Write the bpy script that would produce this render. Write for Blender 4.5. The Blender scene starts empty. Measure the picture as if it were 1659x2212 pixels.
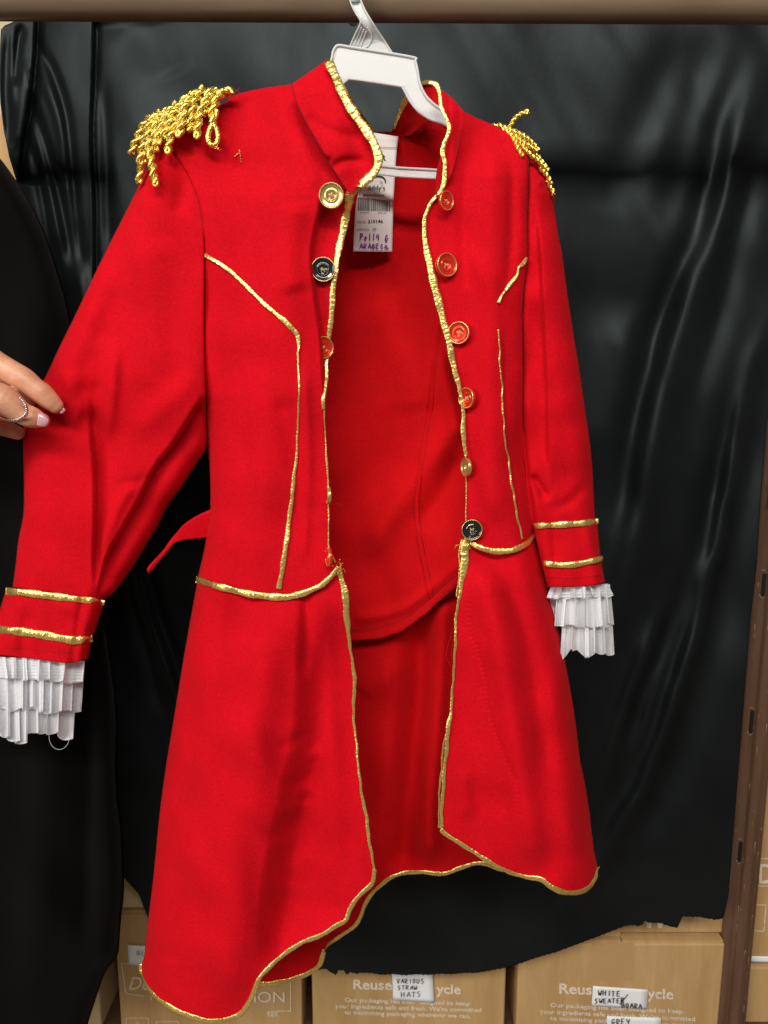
import bpy, bmesh, math, random
import numpy as np
from mathutils import Vector, Matrix
random.seed(7); rng = np.random.RandomState(7)
D = bpy.data; SC = bpy.context.scene; COL = SC.collection
R = math.radians

# ------------------------------------------------------------------ camera, world, light
CAM = np.array([0.0, 0.0, 1.5]); PITCH = R(10.0); FPX = 1662.0; CU, CV = 829.5, 1106.0
cd = D.cameras.new('camera'); cam = D.objects.new('camera', cd); COL.objects.link(cam)
cam.location = CAM; cam.rotation_euler = (R(90) - PITCH, 0, 0)
cd.sensor_fit = 'HORIZONTAL'; cd.sensor_width = 36; cd.lens = 36 * FPX / 1659
cd.clip_start = .01; cd.clip_end = 60
cd.dof.use_dof = True; cd.dof.focus_distance = .70; cd.dof.aperture_fstop = 14.0
SC.camera = cam
SC.view_settings.view_transform = 'Standard'; SC.view_settings.look = 'None'
SC.view_settings.exposure = 0.08; SC.view_settings.gamma = 1.0
w = D.worlds.new('World'); SC.world = w; w.use_nodes = True
w.node_tree.nodes['Background'].inputs[0].default_value = (1.0, .93, .82, 1)
w.node_tree.nodes['Background'].inputs[1].default_value = .10

def area(name, loc, target, sx, sy, power, color):
    l = D.lights.new(name, 'AREA'); l.shape = 'RECTANGLE'; l.size = sx; l.size_y = sy
    l.energy = power; l.color = color
    o = D.objects.new(name, l); COL.objects.link(o); o.location = loc
    o.rotation_euler = (Vector(target) - Vector(loc)).to_track_quat('-Z', 'Y').to_euler()
    return o
area('ceiling_tube_light', (-.15, -1.6, 3.16), (0, .75, 1.2), 2.6, .42, 80, (1, .965, .89))
area('left_fill_light', (-2.3, -1.6, 2.2), (0, .75, 1.1), 1.2, 1.2, 44, (1, .975, .92))  # added soft fill from the left, evens the brightness of the cloth

# ------------------------------------------------------------------ pixel + distance -> place
def W(u, v, Y):
    u = np.asarray(u, float); v = np.asarray(v, float); Y = np.asarray(Y, float)
    cx = (u - CU) / FPX; cy = (CV - v) / FPX
    dy = math.cos(PITCH) + cy * math.sin(PITCH); dz = cy * math.cos(PITCH) - math.sin(PITCH)
    t = Y / dy
    return np.stack([cx * t + 0 * dz, Y + 0 * t, CAM[2] + dz * t], -1)
def Pt(u, v, Y): return Vector(W(u, v, Y).tolist())

def curve(pts, n=None, smooth=True, step=4.0):
    """points through which the line runs -> n points at even spacing"""
    p = np.array(pts, float)
    if len(p) == 1 or np.abs(p - p[0]).max() < 1e-6:
        return np.repeat(p[:1], n or 2, 0)
    if smooth and len(p) > 2:
        q = np.vstack([2 * p[0] - p[1], p, 2 * p[-1] - p[-2]]); out = []
        for i in range(1, len(q) - 2):
            a, b, c, d = q[i - 1], q[i], q[i + 1], q[i + 2]
            t = np.linspace(0, 1, 16, endpoint=False)[:, None]
            out.append(.5 * (2 * b + (c - a) * t + (2 * a - 5 * b + 4 * c - d) * t ** 2 + (3 * b - a - 3 * c + d) * t ** 3))
        p = np.vstack(out + [p[-1:]])
    s = np.r_[0, np.cumsum(np.linalg.norm(np.diff(p[:, :2], axis=0), axis=1))]
    if n is None: n = max(2, int(s[-1] / step) + 1)
    x = np.linspace(0, s[-1], n)
    return np.stack([np.interp(x, s, p[:, k]) for k in range(p.shape[1])], 1)

def dist(poly, U, V):
    """signed distance to a polyline (+ on its right when it runs down the picture = larger u side), and how far along 0..1"""
    p = np.array(poly, float); best = np.full(U.shape, 1e9); sg = np.zeros(U.shape); al = np.zeros(U.shape)
    s = np.r_[0, np.cumsum(np.linalg.norm(np.diff(p, axis=0), axis=1))]
    for i in range(len(p) - 1):
        a, b = p[i], p[i + 1]; d = b - a; L2 = (d ** 2).sum() + 1e-9
        t = np.clip(((U - a[0]) * d[0] + (V - a[1]) * d[1]) / L2, 0, 1)
        dx = U - a[0] - t * d[0]; dy = V - a[1] - t * d[1]; r = np.hypot(dx, dy)
        m = r < best
        best = np.where(m, r, best); sg = np.where(m, np.sign(dx * d[1] - dy * d[0]), sg)
        al = np.where(m, (s[i] + t * (s[i + 1] - s[i])) / s[-1], al)
    return best * np.where(sg == 0, 1, sg), al
def taper(a, k=.15): return np.clip(a / k, 0, 1) * np.clip((1 - a) / k, 0, 1)
def sm(x): x = np.clip(x, 0, 1); return x * x * (3 - 2 * x)
def ridge(poly, A, wd, U, V, k=.15):
    d, a = dist(curve(poly, step=12), U, V); tp = sm(taper(a, k)) if k > 0 else 1
    return A * np.exp(-(d / wd) ** 2) * tp
def stepf(poly, A, wd, fall, U, V, k=.15):
    """surface drops back by A on the + side of the line, recovering over `fall`"""
    d, a = dist(curve(poly, step=12), U, V); tp = sm(taper(a, k)) if k > 0 else 1
    return A * sm(d / wd) * np.exp(-np.clip(d - wd, 0, 1e9) / fall) * tp
def edge(e, wd, A):
    x = 1 - np.clip(e / wd, 0, 1); return A * (1 - np.sqrt(np.clip(1 - x * x, 0, 1)))
_ph = rng.rand(60, 4)
def wob(U, V, A, sc, seed=0):
    """smooth wandering unevenness of cloth"""
    z = 0
    for i in range(7):
        q = _ph[(seed * 7 + i) % 60]; a = q[0] * 6.283; f = (.5 + q[1]) / sc * 6.283
        z = z + np.sin((U * math.cos(a) + V * .55 * math.sin(a)) * f + q[2] * 6.283 + 1.3 * np.sin((V - U) * f * .4 + q[3] * 6))
    return A * z / 3.0

# ------------------------------------------------------------------ materials
def nt(name):
    m = D.materials.new(name); m.use_nodes = True; t = m.node_tree
    return m, t, t.nodes['Principled BSDF']
def S(n, **k):
    for a, b in k.items(): n.inputs[a.replace('_', ' ')].default_value = b
def noise(t, scale, detail=2, rough=.5, vec=None, sc3=None):
    n = t.nodes.new('ShaderNodeTexNoise'); n.inputs['Scale'].default_value = scale
    n.inputs['Detail'].default_value = detail; n.inputs['Roughness'].default_value = rough
    tc = t.nodes.new('ShaderNodeTexCoord'); src = tc.outputs['Object']
    if sc3:
        mp = t.nodes.new('ShaderNodeMapping'); mp.inputs['Scale'].default_value = sc3
        t.links.new(src, mp.inputs[0]); src = mp.outputs[0]
    t.links.new(src, n.inputs['Vector']); return n
def ramp(t, src, stops):
    r = t.nodes.new('ShaderNodeValToRGB'); e = r.color_ramp.elements
    e[0].position, e[0].color = stops[0][0], (*stops[0][1], 1); e[1].position, e[1].color = stops[-1][0], (*stops[-1][1], 1)
    for p, c in stops[1:-1]:
        x = e.new(p); x.color = (*c, 1)
    t.links.new(src, r.inputs[0]); return r
def bump(t, b, h, strength, dist_):
    n = t.nodes.new('ShaderNodeBump'); n.inputs['Strength'].default_value = strength; n.inputs['Distance'].default_value = dist_
    t.links.new(h, n.inputs['Height'])
    t.links.new(n.outputs[0], b.inputs['Normal']); return n
def red_cloth(name, base, var=.15):
    m, t, b = nt(name); S(b, Roughness=.85, Sheen_Weight=.10, Sheen_Roughness=.4, Specular_IOR_Level=.08)
    b.inputs['Sheen Tint'].default_value = (1, .15, .12, 1)
    n = noise(t, 430, 4, .75)
    lo = tuple(c * (1 - var) for c in base); hi = tuple(min(1, c * (1 + var)) for c in base)
    r = ramp(t, n.outputs[0], [(.32, lo), (.68, hi)])
    n2 = noise(t, 22, 4, .6); r2 = ramp(t, n2.outputs[0], [(.3, (.86,) * 3), (.7, (1.0,) * 3)])
    mx = t.nodes.new('ShaderNodeMix'); mx.data_type = 'RGBA'; mx.blend_type = 'MULTIPLY'; mx.inputs['Factor'].default_value = 1
    t.links.new(r.outputs[0], mx.inputs['A']); t.links.new(r2.outputs[0], mx.inputs['B'])
    t.links.new(mx.outputs['Result'], b.inputs['Base Color'])
    n3 = noise(t, 38, 3, .5); ad = t.nodes.new('ShaderNodeMath'); ad.operation = 'MULTIPLY_ADD'; ad.inputs[1].default_value = 2.2
    t.links.new(n3.outputs[0], ad.inputs[0]); t.links.new(n.outputs[0], ad.inputs[2])
    bump(t, b, ad.outputs[0], .45, .0009)
    return m
M = {}
M['red'] = red_cloth('red_wool_cloth', (.64, .003, .011))
M['red_in'] = red_cloth('red_cloth_inside', (.62, .004, .007), .12)
m, t, b = nt('gold_lame'); S(b, Metallic=.82, Roughness=.31, Base_Color=(.83, .58, .13, 1), Specular_IOR_Level=.9)
n = noise(t, 420, 2, .5); bump(t, b, n.outputs[0], .55, .0012)
r = ramp(t, noise(t, 300, 2).outputs[0], [(.3, (.90, .62, .14)), (.7, (1, .80, .28))]); t.links.new(r.outputs[0], b.inputs['Base Color']); M['gold'] = m
m, t, b = nt('gold_cord_thread'); S(b, Metallic=.9, Roughness=.24)
n = noise(t, 1300, 2, .6); bump(t, b, n.outputs[0], .6, .0006)
r = ramp(t, noise(t, 900, 2).outputs[0], [(.35, (.95, .62, .08)), (.65, (1, .84, .26))]); t.links.new(r.outputs[0], b.inputs['Base Color']); M['cord'] = m
m, t, b = nt('polished_pale_gold'); S(b, Metallic=.72, Roughness=.25, Base_Color=(.68, .50, .19, 1)); M['button'] = m
m, t, b = nt('painted_dark_reflection'); S(b, Metallic=.9, Roughness=.12, Base_Color=(.10, .10, .10, 1)); M['button_dark_refl'] = m  # same gold button; the dark area it mirrors is put into the colour
m, t, b = nt('painted_red_reflection'); S(b, Metallic=.5, Roughness=.16, Base_Color=(.88, .05, .02, 1)); M['button_red_refl'] = m  # gold button whose reflection of red cloth is painted as base colour
m, t, b = nt('button_thread'); S(b, Roughness=.7, Base_Color=(.55, .42, .2, 1)); M['thread'] = m
m, t, b = nt('red_thread'); S(b, Roughness=.85, Base_Color=(.66, .014, .018, 1), Specular_IOR_Level=.08); M['redthread'] = m
m, t, b = nt('white_thread'); S(b, Roughness=.7, Base_Color=(.6, .62, .65, 1)); M['whitethread'] = m
m, t, b = nt('black_satin'); S(b, Roughness=.43, Base_Color=(.016, .020, .022, 1), Specular_IOR_Level=.24); b.inputs['Specular Tint'].default_value = (.80, .95, 1, 1)
b.inputs['Sheen Tint'].default_value = (.75, .9, 1, 1)
n = noise(t, 7, 4, .55); r = ramp(t, n.outputs[0], [(.35, (.0050, .0060, .0062)), (.65, (.0085, .0100, .0105))]); t.links.new(r.outputs[0], b.inputs['Base Color'])
n2 = noise(t, 7, 2, .45, sc3=(1, 1, .6)); bump(t, b, n2.outputs[0], .10, .02); nf = noise(t, 90, 5, .7, sc3=(1, 1, .5)); bb = t.nodes.new('ShaderNodeBump'); bb.inputs['Strength'].default_value = .15; bb.inputs['Distance'].default_value = .0015; t.links.new(nf.outputs[0], bb.inputs['Height']); t.links.new(b.inputs['Normal'].links[0].from_socket, bb.inputs['Normal']); t.links.new(bb.outputs[0], b.inputs['Normal']); n3 = noise(t, 26, 3, .5, sc3=(1, 1, .5)); r3 = ramp(t, n3.outputs[0], [(.3, (.42,) * 3), (.7, (.50,) * 3)]); t.links.new(r3.outputs[0], b.inputs['Roughness']); M['satin'] = m
m, t, b = nt('black_velvet'); S(b, Roughness=.95, Base_Color=(.0032, .003, .003, 1), Specular_IOR_Level=.05, Sheen_Weight=.03)
n = noise(t, 300, 3); bump(t, b, n.outputs[0], .3, .001); M['velvet'] = m
m, t, b = nt('white_translucent_plastic'); S(b, Roughness=.36, Base_Color=(.66, .67, .67, 1), Subsurface_Weight=.35, Subsurface_Scale=.01, Specular_IOR_Level=.5)
b.inputs['Subsurface Radius'].default_value = (1, 1, 1)
n = noise(t, 60, 3); bump(t, b, n.outputs[0], .12, .0015); M['plastic'] = m
m, t, b = nt('clear_white_plastic'); S(b, Roughness=.25, Base_Color=(.92, .91, .90, 1), Transmission_Weight=.25, IOR=1.2); M['clear'] = m
m, t, b = nt('woven_white_label'); S(b, Roughness=.6, Base_Color=(.88, .86, .84, 1))
n = noise(t, 900, 2); bump(t, b, n.outputs[0], .2, .0005); M['label'] = m
m, t, b = nt('white_paper'); S(b, Roughness=.7, Base_Color=(.88, .90, .92, 1)); M['paper'] = m
for k, c in dict(ink=(.02, .02, .022), purple=(.33, .04, .40), grey_ink=(.16, .15, .15)).items():
    m, t, b = nt(k + '_print'); S(b, Roughness=.7, Base_Color=(*c, 1)); M[k] = m
m, t, b = nt('white_carton_print'); S(b, Roughness=.75)
r = ramp(t, noise(t, 160, 3, .7).outputs[0], [(.30, (.56, .42, .25)), (.50, (.80, .70, .56))]); t.links.new(r.outputs[0], b.inputs['Base Color']); M['print'] = m
m, t, b = nt('kraft_cardboard'); S(b, Roughness=.72, Specular_IOR_Level=.3)
n = noise(t, 5, 6, .65, sc3=(6, 1, 1)); r = ramp(t, n.outputs[0], [(.3, (.44, .26, .10)), (.7, (.58, .37, .17))]); t.links.new(r.outputs[0], b.inputs['Base Color'])
n2 = noise(t, 30, 3, .6, sc3=(5, 1, .4)); bump(t, b, n2.outputs[0], .35, .003); M['kraft'] = m
m, t, b = nt('pale_cardboard'); S(b, Roughness=.75, Base_Color=(.62, .46, .25, 1)); M['kraft2'] = m
m, t, b = nt('packing_tape'); S(b, Roughness=.34, Base_Color=(.50, .31, .135, 1), Specular_IOR_Level=.45)
n = noise(t, 40, 3); bump(t, b, n.outputs[0], .3, .003); M['tape'] = m
def brown(name, lo, hi, ax):
    m, t, b = nt(name); S(b, Roughness=.32, Specular_IOR_Level=.55)
    n = noise(t, 6, 4, .6, sc3=ax); r = ramp(t, n.outputs[0], [(.35, lo), (.65, hi)]); t.links.new(r.outputs[0], b.inputs['Base Color'])
    n3 = noise(t, 60, 6, .8); r2 = ramp(t, n3.outputs[0], [(.66, (0, 0, 0)), (.72, (1, 1, 1))])
    mx = t.nodes.new('ShaderNodeMix'); mx.data_type = 'RGBA'; mx.inputs['B'].default_value = (.30, .22, .15, 1)
    ml = t.nodes.new('ShaderNodeMath'); ml.operation = 'MULTIPLY'; ml.inputs[1].default_value = .5
    t.links.new(r2.outputs[0], ml.inputs[0]); t.links.new(ml.outputs[0], mx.inputs['Factor']); t.links.new(r.outputs[0], mx.inputs['A'])
    t.links.new(mx.outputs['Result'], b.inputs['Base Color'])
    bump(t, b, n.outputs[0], .15, .002); return m
M['rail'] = brown('brown_lacquered_rail', (.16, .108, .070), (.22, .155, .105), (1, 6, 6))
M['post'] = brown('brown_painted_steel', (.095, .045, .026), (.15, .078, .048), (8, 8, .6))
m, t, b = nt('scratched_bare_steel'); S(b, Roughness=.4, Metallic=.3, Base_Color=(.32, .22, .15, 1)); M['scratch'] = m
m, t, b = nt('dark_hole'); S(b, Roughness=.9, Base_Color=(.006, .005, .005, 1)); M['hole'] = m
m, t, b = nt('cream_plaster'); S(b, Roughness=.85)
n = noise(t, 8, 5, .6); r = ramp(t, n.outputs[0], [(.3, (.70, .62, .42)), (.7, (.78, .70, .50))]); t.links.new(r.outputs[0], b.inputs['Base Color']); bump(t, b, n.outputs[0], .2, .003); M['plaster'] = m
m, t, b = nt('ruffle_gauze'); S(b, Roughness=.75, Base_Color=(.95, .96, 1, 1), Subsurface_Weight=0.0, Transmission_Weight=0)
wv = t.nodes.new('ShaderNodeTexWave'); wv.bands_direction = 'Z'; wv.inputs['Scale'].default_value = 130; wv.inputs['Distortion'].default_value = 2.5; wv.inputs['Detail'].default_value = 2
tc = t.nodes.new('ShaderNodeTexCoord'); t.links.new(tc.outputs['Object'], wv.inputs['Vector']); bump(t, b, wv.outputs['Fac'], .22, .001)
tr = t.nodes.new('ShaderNodeBsdfTranslucent'); tr.inputs[0].default_value = (.9, .9, .93, 1)
mix = t.nodes.new('ShaderNodeMixShader'); mix.inputs[0].default_value = .28
t.links.new(b.outputs[0], mix.inputs[1]); t.links.new(tr.outputs[0], mix.inputs[2]); tp = t.nodes.new('ShaderNodeBsdfTransparent'); mx2 = t.nodes.new('ShaderNodeMixShader'); mx2.inputs[0].default_value = .06; t.links.new(mix.outputs[0], mx2.inputs[1]); t.links.new(tp.outputs[0], mx2.inputs[2]); t.links.new(mx2.outputs[0], t.nodes['Material Output'].inputs[0]); M['gauze'] = m
m, t, b = nt('skin'); S(b, Roughness=.45, Subsurface_Weight=.22, Subsurface_Scale=.006, Specular_IOR_Level=.4)
b.inputs['Subsurface Radius'].default_value = (1, .35, .2)
n = noise(t, 75, 4, .65); r = ramp(t, n.outputs[0], [(.3, (.60, .26, .15)), (.7, (.78, .43, .27))]); t.links.new(r.outputs[0], b.inputs['Base Color'])
n2 = noise(t, 700, 3); bump(t, b, n2.outputs[0], .25, .0008); M['skin'] = m
m, t, b = nt('pink_nail_polish'); S(b, Roughness=.18, Base_Color=(.66, .36, .39, 1), Coat_Weight=.5); M['nail'] = m
m, t, b = nt('silver'); S(b, Roughness=.16, Metallic=1, Base_Color=(.82, .82, .84, 1)); M['silver'] = m

# ------------------------------------------------------------------ objects
class Root:
    def __init__(s, name, loc, label, cat, group=None, kind=None):
        s.o = D.objects.new(name, None); s.o.empty_display_size = .05; COL.objects.link(s.o); s.o.location = loc
        s.loc = np.array(loc, float); tag(s.o, label, cat, group, kind)
def tag(o, label=None, cat=None, group=None, kind=None):
    if label: o['label'] = label
    if cat: o['category'] = cat
    if group: o['group'] = group
    if kind: o['kind'] = kind
    return o
def link(name, verts, faces, mat, root=None, parent=None, smooth=True, label=None):
    me = D.meshes.new(name); off = root.loc if root else np.zeros(3)
    me.from_pydata((np.asarray(verts, float) - off).tolist(), [], faces if isinstance(faces, list) else faces.tolist())
    me.materials.append(mat)
    if smooth: me.polygons.foreach_set('use_smooth', np.ones(len(me.polygons), bool))
    me.update()
    o = D.objects.new(name, me); COL.objects.link(o)
    p = parent or (root.o if root else None)
    if p: o.parent = p
    if label: o['label'] = label
    return o
def gridfaces(n, m, base=0, wrap=False):
    i = np.arange(n - 1)[:, None]; j = np.arange(m if wrap else m - 1)[None]
    j2 = (j + 1) % m
    return np.stack([i * m + j, (i + 1) * m + j, (i + 1) * m + j2, i * m + j2], -1).reshape(-1, 4) + base
def coons(top, bottom, left, right, nu, nv, sm_=True):
    T = curve(top, nu, sm_); B = curve(bottom, nu, sm_); L = curve(left, nv, sm_); Rr = curve(right, nv, sm_)
    s = np.linspace(0, 1, nu)[None, :, None]; t_ = np.linspace(0, 1, nv)[:, None, None]
    P = (1 - t_) * T[None] + t_ * B[None] + (1 - s) * L[:, None] + s * Rr[:, None] - (
        (1 - s) * (1 - t_) * T[0] + s * (1 - t_) * T[-1] + (1 - s) * t_ * B[0] + s * t_ * B[-1])
    return P[..., 0], P[..., 1], s[..., 0] + 0 * t_[..., 0], t_[..., 0] + 0 * s[..., 0]
def patch(name, top, bottom, left, right, nu, nv, yf, mat, root, parent=None, thick=.0012, tube=None, sm_=True, label=None, post=None):
    U, V, s, t_ = coons(top, bottom, left, right, nu, nv, sm_)
    if post: U, V = post(U, V)
    Y = yf(U, V, s, t_)
    P = W(U, V, Y).reshape(-1, 3); F = gridfaces(nv, nu)
    if tube is not None:               # the far side of a sleeve: closes the shell behind
        Ye = np.maximum(Y[:, :1], Y[:, -1:]) ; Yb = Ye + (Ye - (Y - wob(U, V, 0, 50))) * tube
        Yb[:, 0] = Y[:, 0]; Yb[:, -1] = Y[:, -1]
        P2 = W(U, V, Yb).reshape(-1, 3); F2 = gridfaces(nv, nu)[:, ::-1] + len(P)
        P = np.vstack([P, P2]); F = np.vstack([F, F2])
    o = link(name, P, F, mat, root, parent, label=label)
    if thick:
        md = o.modifiers.new('thickness', 'SOLIDIFY'); md.thickness = thick; md.offset = -1
    return o
def tube(name, P, r, mat, root=None, parent=None, sides=8, flat=None, caps=True, jitter=0.0, seed=1, data=False, kmod=None):
    """P world points; r radius (or array); flat=(axis vector, factor): squash across the axis"""
    P = np.asarray(P, float); n = len(P); r = np.broadcast_to(np.asarray(r, float), (n,))
    T = np.gradient(P, axis=0); T /= np.linalg.norm(T, axis=1)[:, None] + 1e-12
    ref = np.array([0., -1., 0.]) if flat is None else np.asarray(flat[0], float)
    N = ref - (T @ ref)[:, None] * T; ln = np.linalg.norm(N, axis=1); bad = ln < .05
    N[bad] = np.cross(T[bad], [1, 0, 0]); N /= np.linalg.norm(N, axis=1)[:, None]
    B = np.cross(T, N)
    a = np.linspace(0, 2 * np.pi, sides, endpoint=False)
    k = 1.0 if flat is None else flat[1]
    rr = r[:, None] * (1 + jitter * (np.random.RandomState(seed).rand(n, sides) - .5) * 2)
    if kmod is not None: k = k * kmod[:, None]
    X = P[:, None] + (N[:, None] * (np.cos(a)[None, :] * k + 0 * rr)[..., None] + B[:, None] * np.sin(a)[None, :, None]) * rr[..., None]
    V_ = X.reshape(-1, 3); F = gridfaces(n, sides, 0, True).tolist()
    if caps:
        F.append(list(range(sides))); F.append(list(range(n * sides - 1, (n - 1) * sides - 1, -1)))
    if data: return V_, F
    return link(name, V_, F, mat, root, parent)
def join(name, parts, mat, root=None, parent=None, kind=None, smooth=True):
    V_, F, k = [], [], 0
    for v, f in parts:
        V_.append(np.asarray(v)); F += [[i + k for i in q] for q in (f if isinstance(f, list) else f.tolist())]; k += len(v)
    o = link(name, np.vstack(V_), F, mat, root, parent, smooth)
    if kind: o['kind'] = kind
    return o
def trim(name, pts, yf, wpx, mat, root, parent=None, thick=.26, lift=.0015, wav=.8, seed=1, step=1.6, jitter=.05):
    """flat braid laid along a line of the cloth; pts (u,v) or (u,v,width)"""
    c = curve([(p + (wpx,))[:3] if len(p) == 2 else p for p in pts], step=step); n = len(c)
    g = np.random.RandomState(seed); s_ = np.cumsum(np.r_[0, np.hypot(*np.diff(c[:, :2], axis=0).T)])
    off = wav * (np.sin(s_ / 13 + g.rand() * 6) + .6 * np.sin(s_ / 6.1 + g.rand() * 6)) * .5
    tg = np.gradient(c[:, :2], axis=0); tg /= np.linalg.norm(tg, axis=1)[:, None] + 1e-9
    u = c[:, 0] - tg[:, 1] * off; v = c[:, 1] + tg[:, 0] * off
    Y = yf(u, v) - lift
    wd = c[:, 2] * (1 + .10 * np.sin(s_ / 9 + 1) + .06 * g.randn(n)) * .5
    km = 1 + .13 * np.sin(s_ * 2 * np.pi / 4.1 + 1.5 * np.sin(s_ / 31)) + .12 * np.interp(s_, np.arange(0, s_[-1] + 9, 4.0), g.randn(len(np.arange(0, s_[-1] + 9, 4.0))))
    return tube(name, W(u, v, Y), wd * 1.0 * Y / FPX, mat, root, parent, sides=12, flat=((0, -1, .1), thick), jitter=jitter, seed=seed, kmod=np.clip(km, .3, 2))
def strokes(polys, yf, rpx, data=True):
    out = []
    for p in polys:
        c = curve(p, smooth=False, step=1.2)
        if len(c) < 2: continue
        Y = yf(c[:, 0], c[:, 1]); out.append(tube('x', W(c[:, 0], c[:, 1], Y), rpx * .7 / FPX, None, sides=5, flat=((0, -1, 0), .3), data=True))
    return out
def text(s, u0, v0, width, height, yf, bold=0.0, slant=0.0, down=0.0, shear=0):
    """letters as thin geometry lying on a surface: u0,v0 = left end of the baseline"""
    cu = D.curves.new('t', 'FONT'); cu.body = s; cu.size = 1; cu.offset = bold; cu.resolution_u = 3; cu.shear = shear
    ob = D.objects.new('t', cu); COL.objects.link(ob); bpy.context.view_layer.update()
    me = ob.to_mesh(); co = np.array([v.co[:] for v in me.vertices]); fs = [list(p.vertices) for p in me.polygons]
    ob.to_mesh_clear(); D.objects.remove(ob); D.curves.remove(cu)
    x = co[:, 0]; y = co[:, 1]; x0, x1 = x.min(), x.max(); H = .70
    u = u0 + (x - x0) / (x1 - x0) * width + y / H * height * slant; v = v0 - y / H * height + (u - u0) * down
    return W(u, v, yf(u, v)), fs
GL = {'A': [[(0, 1), (.45, 0), (.9, 1)], [(.15, .65), (.8, .62)]], 'B': [[(.1, 0), (.1, 1)], [(.1, 0), (.7, .1), (.65, .4), (.1, .5), (.8, .6), (.7, .95), (.1, 1)]],
 'C': [[(.85, .1), (.4, 0), (.05, .5), (.4, 1), (.9, .9)]], 'D': [[(.1, 0), (.1, 1), (.7, .8), (.8, .35), (.1, 0)]], 'E': [[(.8, 0), (.1, .03), (.1, 1), (.8, .97)], [(.1, .5), (.65, .48)]], 'F': [[(.8, 0), (.1, .03), (.1, 1)], [(.1, .5), (.65, .48)]],
 'G': [[(.85, .1), (.4, 0), (.05, .5), (.35, .95), (.6, .9), (.62, .5)], [(.35, .5), (1.0, .48)]], 'H': [[(.1, 0), (.12, 1)], [(.8, 0), (.78, 1)], [(.1, .5), (.8, .48)]],
 'I': [[(.4, 0), (.42, 1)]], 'K': [[(.1, 0), (.1, 1)], [(.8, 0), (.1, .55), (.8, 1)]], 'L': [[(.1, 0), (.1, 1), (.75, .97)]], 'l': [[(.35, 0), (.33, 1)]], 'M': [[(0, 1), (.15, 0), (.45, .6), (.8, 0), (.9, 1)]], 'N': [[(.05, 1), (.1, 0), (.75, 1), (.8, 0)]],
 'O': [[(.4, 0), (.05, .5), (.4, 1), (.8, .5), (.4, 0)]], 'o': [[(.35, .45), (.1, .7), (.35, 1), (.65, .7), (.35, .45)]], 'P': [[(.15, 0), (.1, 1)], [(.1, .05), (.75, .1), (.7, .45), (.12, .55)]],
 'Q': [[(.4, .1), (.05, .5), (.4, .9), (.8, .5), (.4, .1)], [(.4, .7), (1.3, .85)]], 'R': [[(.1, 0), (.1, 1)], [(.1, 0), (.75, .15), (.65, .45), (.1, .52), (.8, 1)]], 'S': [[(.75, .05), (.3, 0), (.15, .3), (.7, .6), (.6, .95), (.05, .95)]],
 'T': [[(0, 0), (.85, .02)], [(.42, 0), (.42, 1)]], 'U': [[(.1, 0), (.1, .8), (.4, 1), (.75, .8), (.75, 0)]], 'V': [[(0, 0), (.4, 1), (.85, 0)]], 'W': [[(0, 0), (.2, 1), (.45, .4), (.7, 1), (.9, 0)]],
 'y': [[(.05, .1), (.1, .5), (.55, .55)], [(.6, .05), (.55, .9)]], 'Y': [[(0, 0), (.4, .5)], [(.85, 0), (.35, 1)]], '/': [[(.9, -.2), (0, 1.2)]], ' ': []}
def hand(s, u0, v0, width, height, down=0.0, jit=.06):
    n = len(s); out = []; g = np.random.RandomState(len(s) * 7 + ord(s[0]))
    for i, ch in enumerate(s):
        jx, jy = g.randn(2) * jit
        for pl in GL.get(ch, []):
            pts = []
            for (x, y) in pl:
                u = u0 + (i + .08 + x * .80 + jx) * width / n; v = v0 + (y + jy) * height + (u - u0) * down
                pts.append((u, v))
            out.append(pts)
    return out

# ================================================================== the coat
coat = Root('coat', Pt(640, 2206, .70), 'red military style coat with gold braid, epaulettes and white cuff ruffles on hanger', 'coat')

def Iv(pts):
    a = np.array(pts, float); return lambda v: np.interp(v, a[:, 1], a[:, 0])
armL = [(362, 302), (374, 334), (403, 374), (430, 437), (440, 516), (440, 700), (443, 860), (447, 959), (452, 1010), (454, 1095), (442, 1180), (427, 1247)]
edgL = [(757, 420), (750, 456), (742, 496), (734, 529), (729, 549), (722, 588), (717, 648), (716, 688), (709, 731), (706, 764), (704, 813), (699, 856), (699, 879), (701, 912), (704, 962), (707, 1012), (709, 1097), (709, 1140), (711, 1180), (722, 1205), (730, 1224)]
seamCL = [(630, 182), (642, 225), (668, 275), (700, 330), (733, 385), (757, 420)]
colL = [(704, 131), (711, 134), (724, 159), (737, 188), (754, 225), (777, 258), (797, 288), (813, 317), (820, 344), (813, 367), (793, 390), (770, 407), (757, 422)]
waistL = [(427, 1247), (470, 1262), (530, 1278), (600, 1288), (650, 1280), (690, 1262), (712, 1244), (730, 1224)]
fL = Iv(armL)
foldP = [(706, 380), (686, 450), (668, 540), (674, 631), (686, 714), (691, 780), (696, 846), (698, 896), (702, 1000)]
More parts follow.
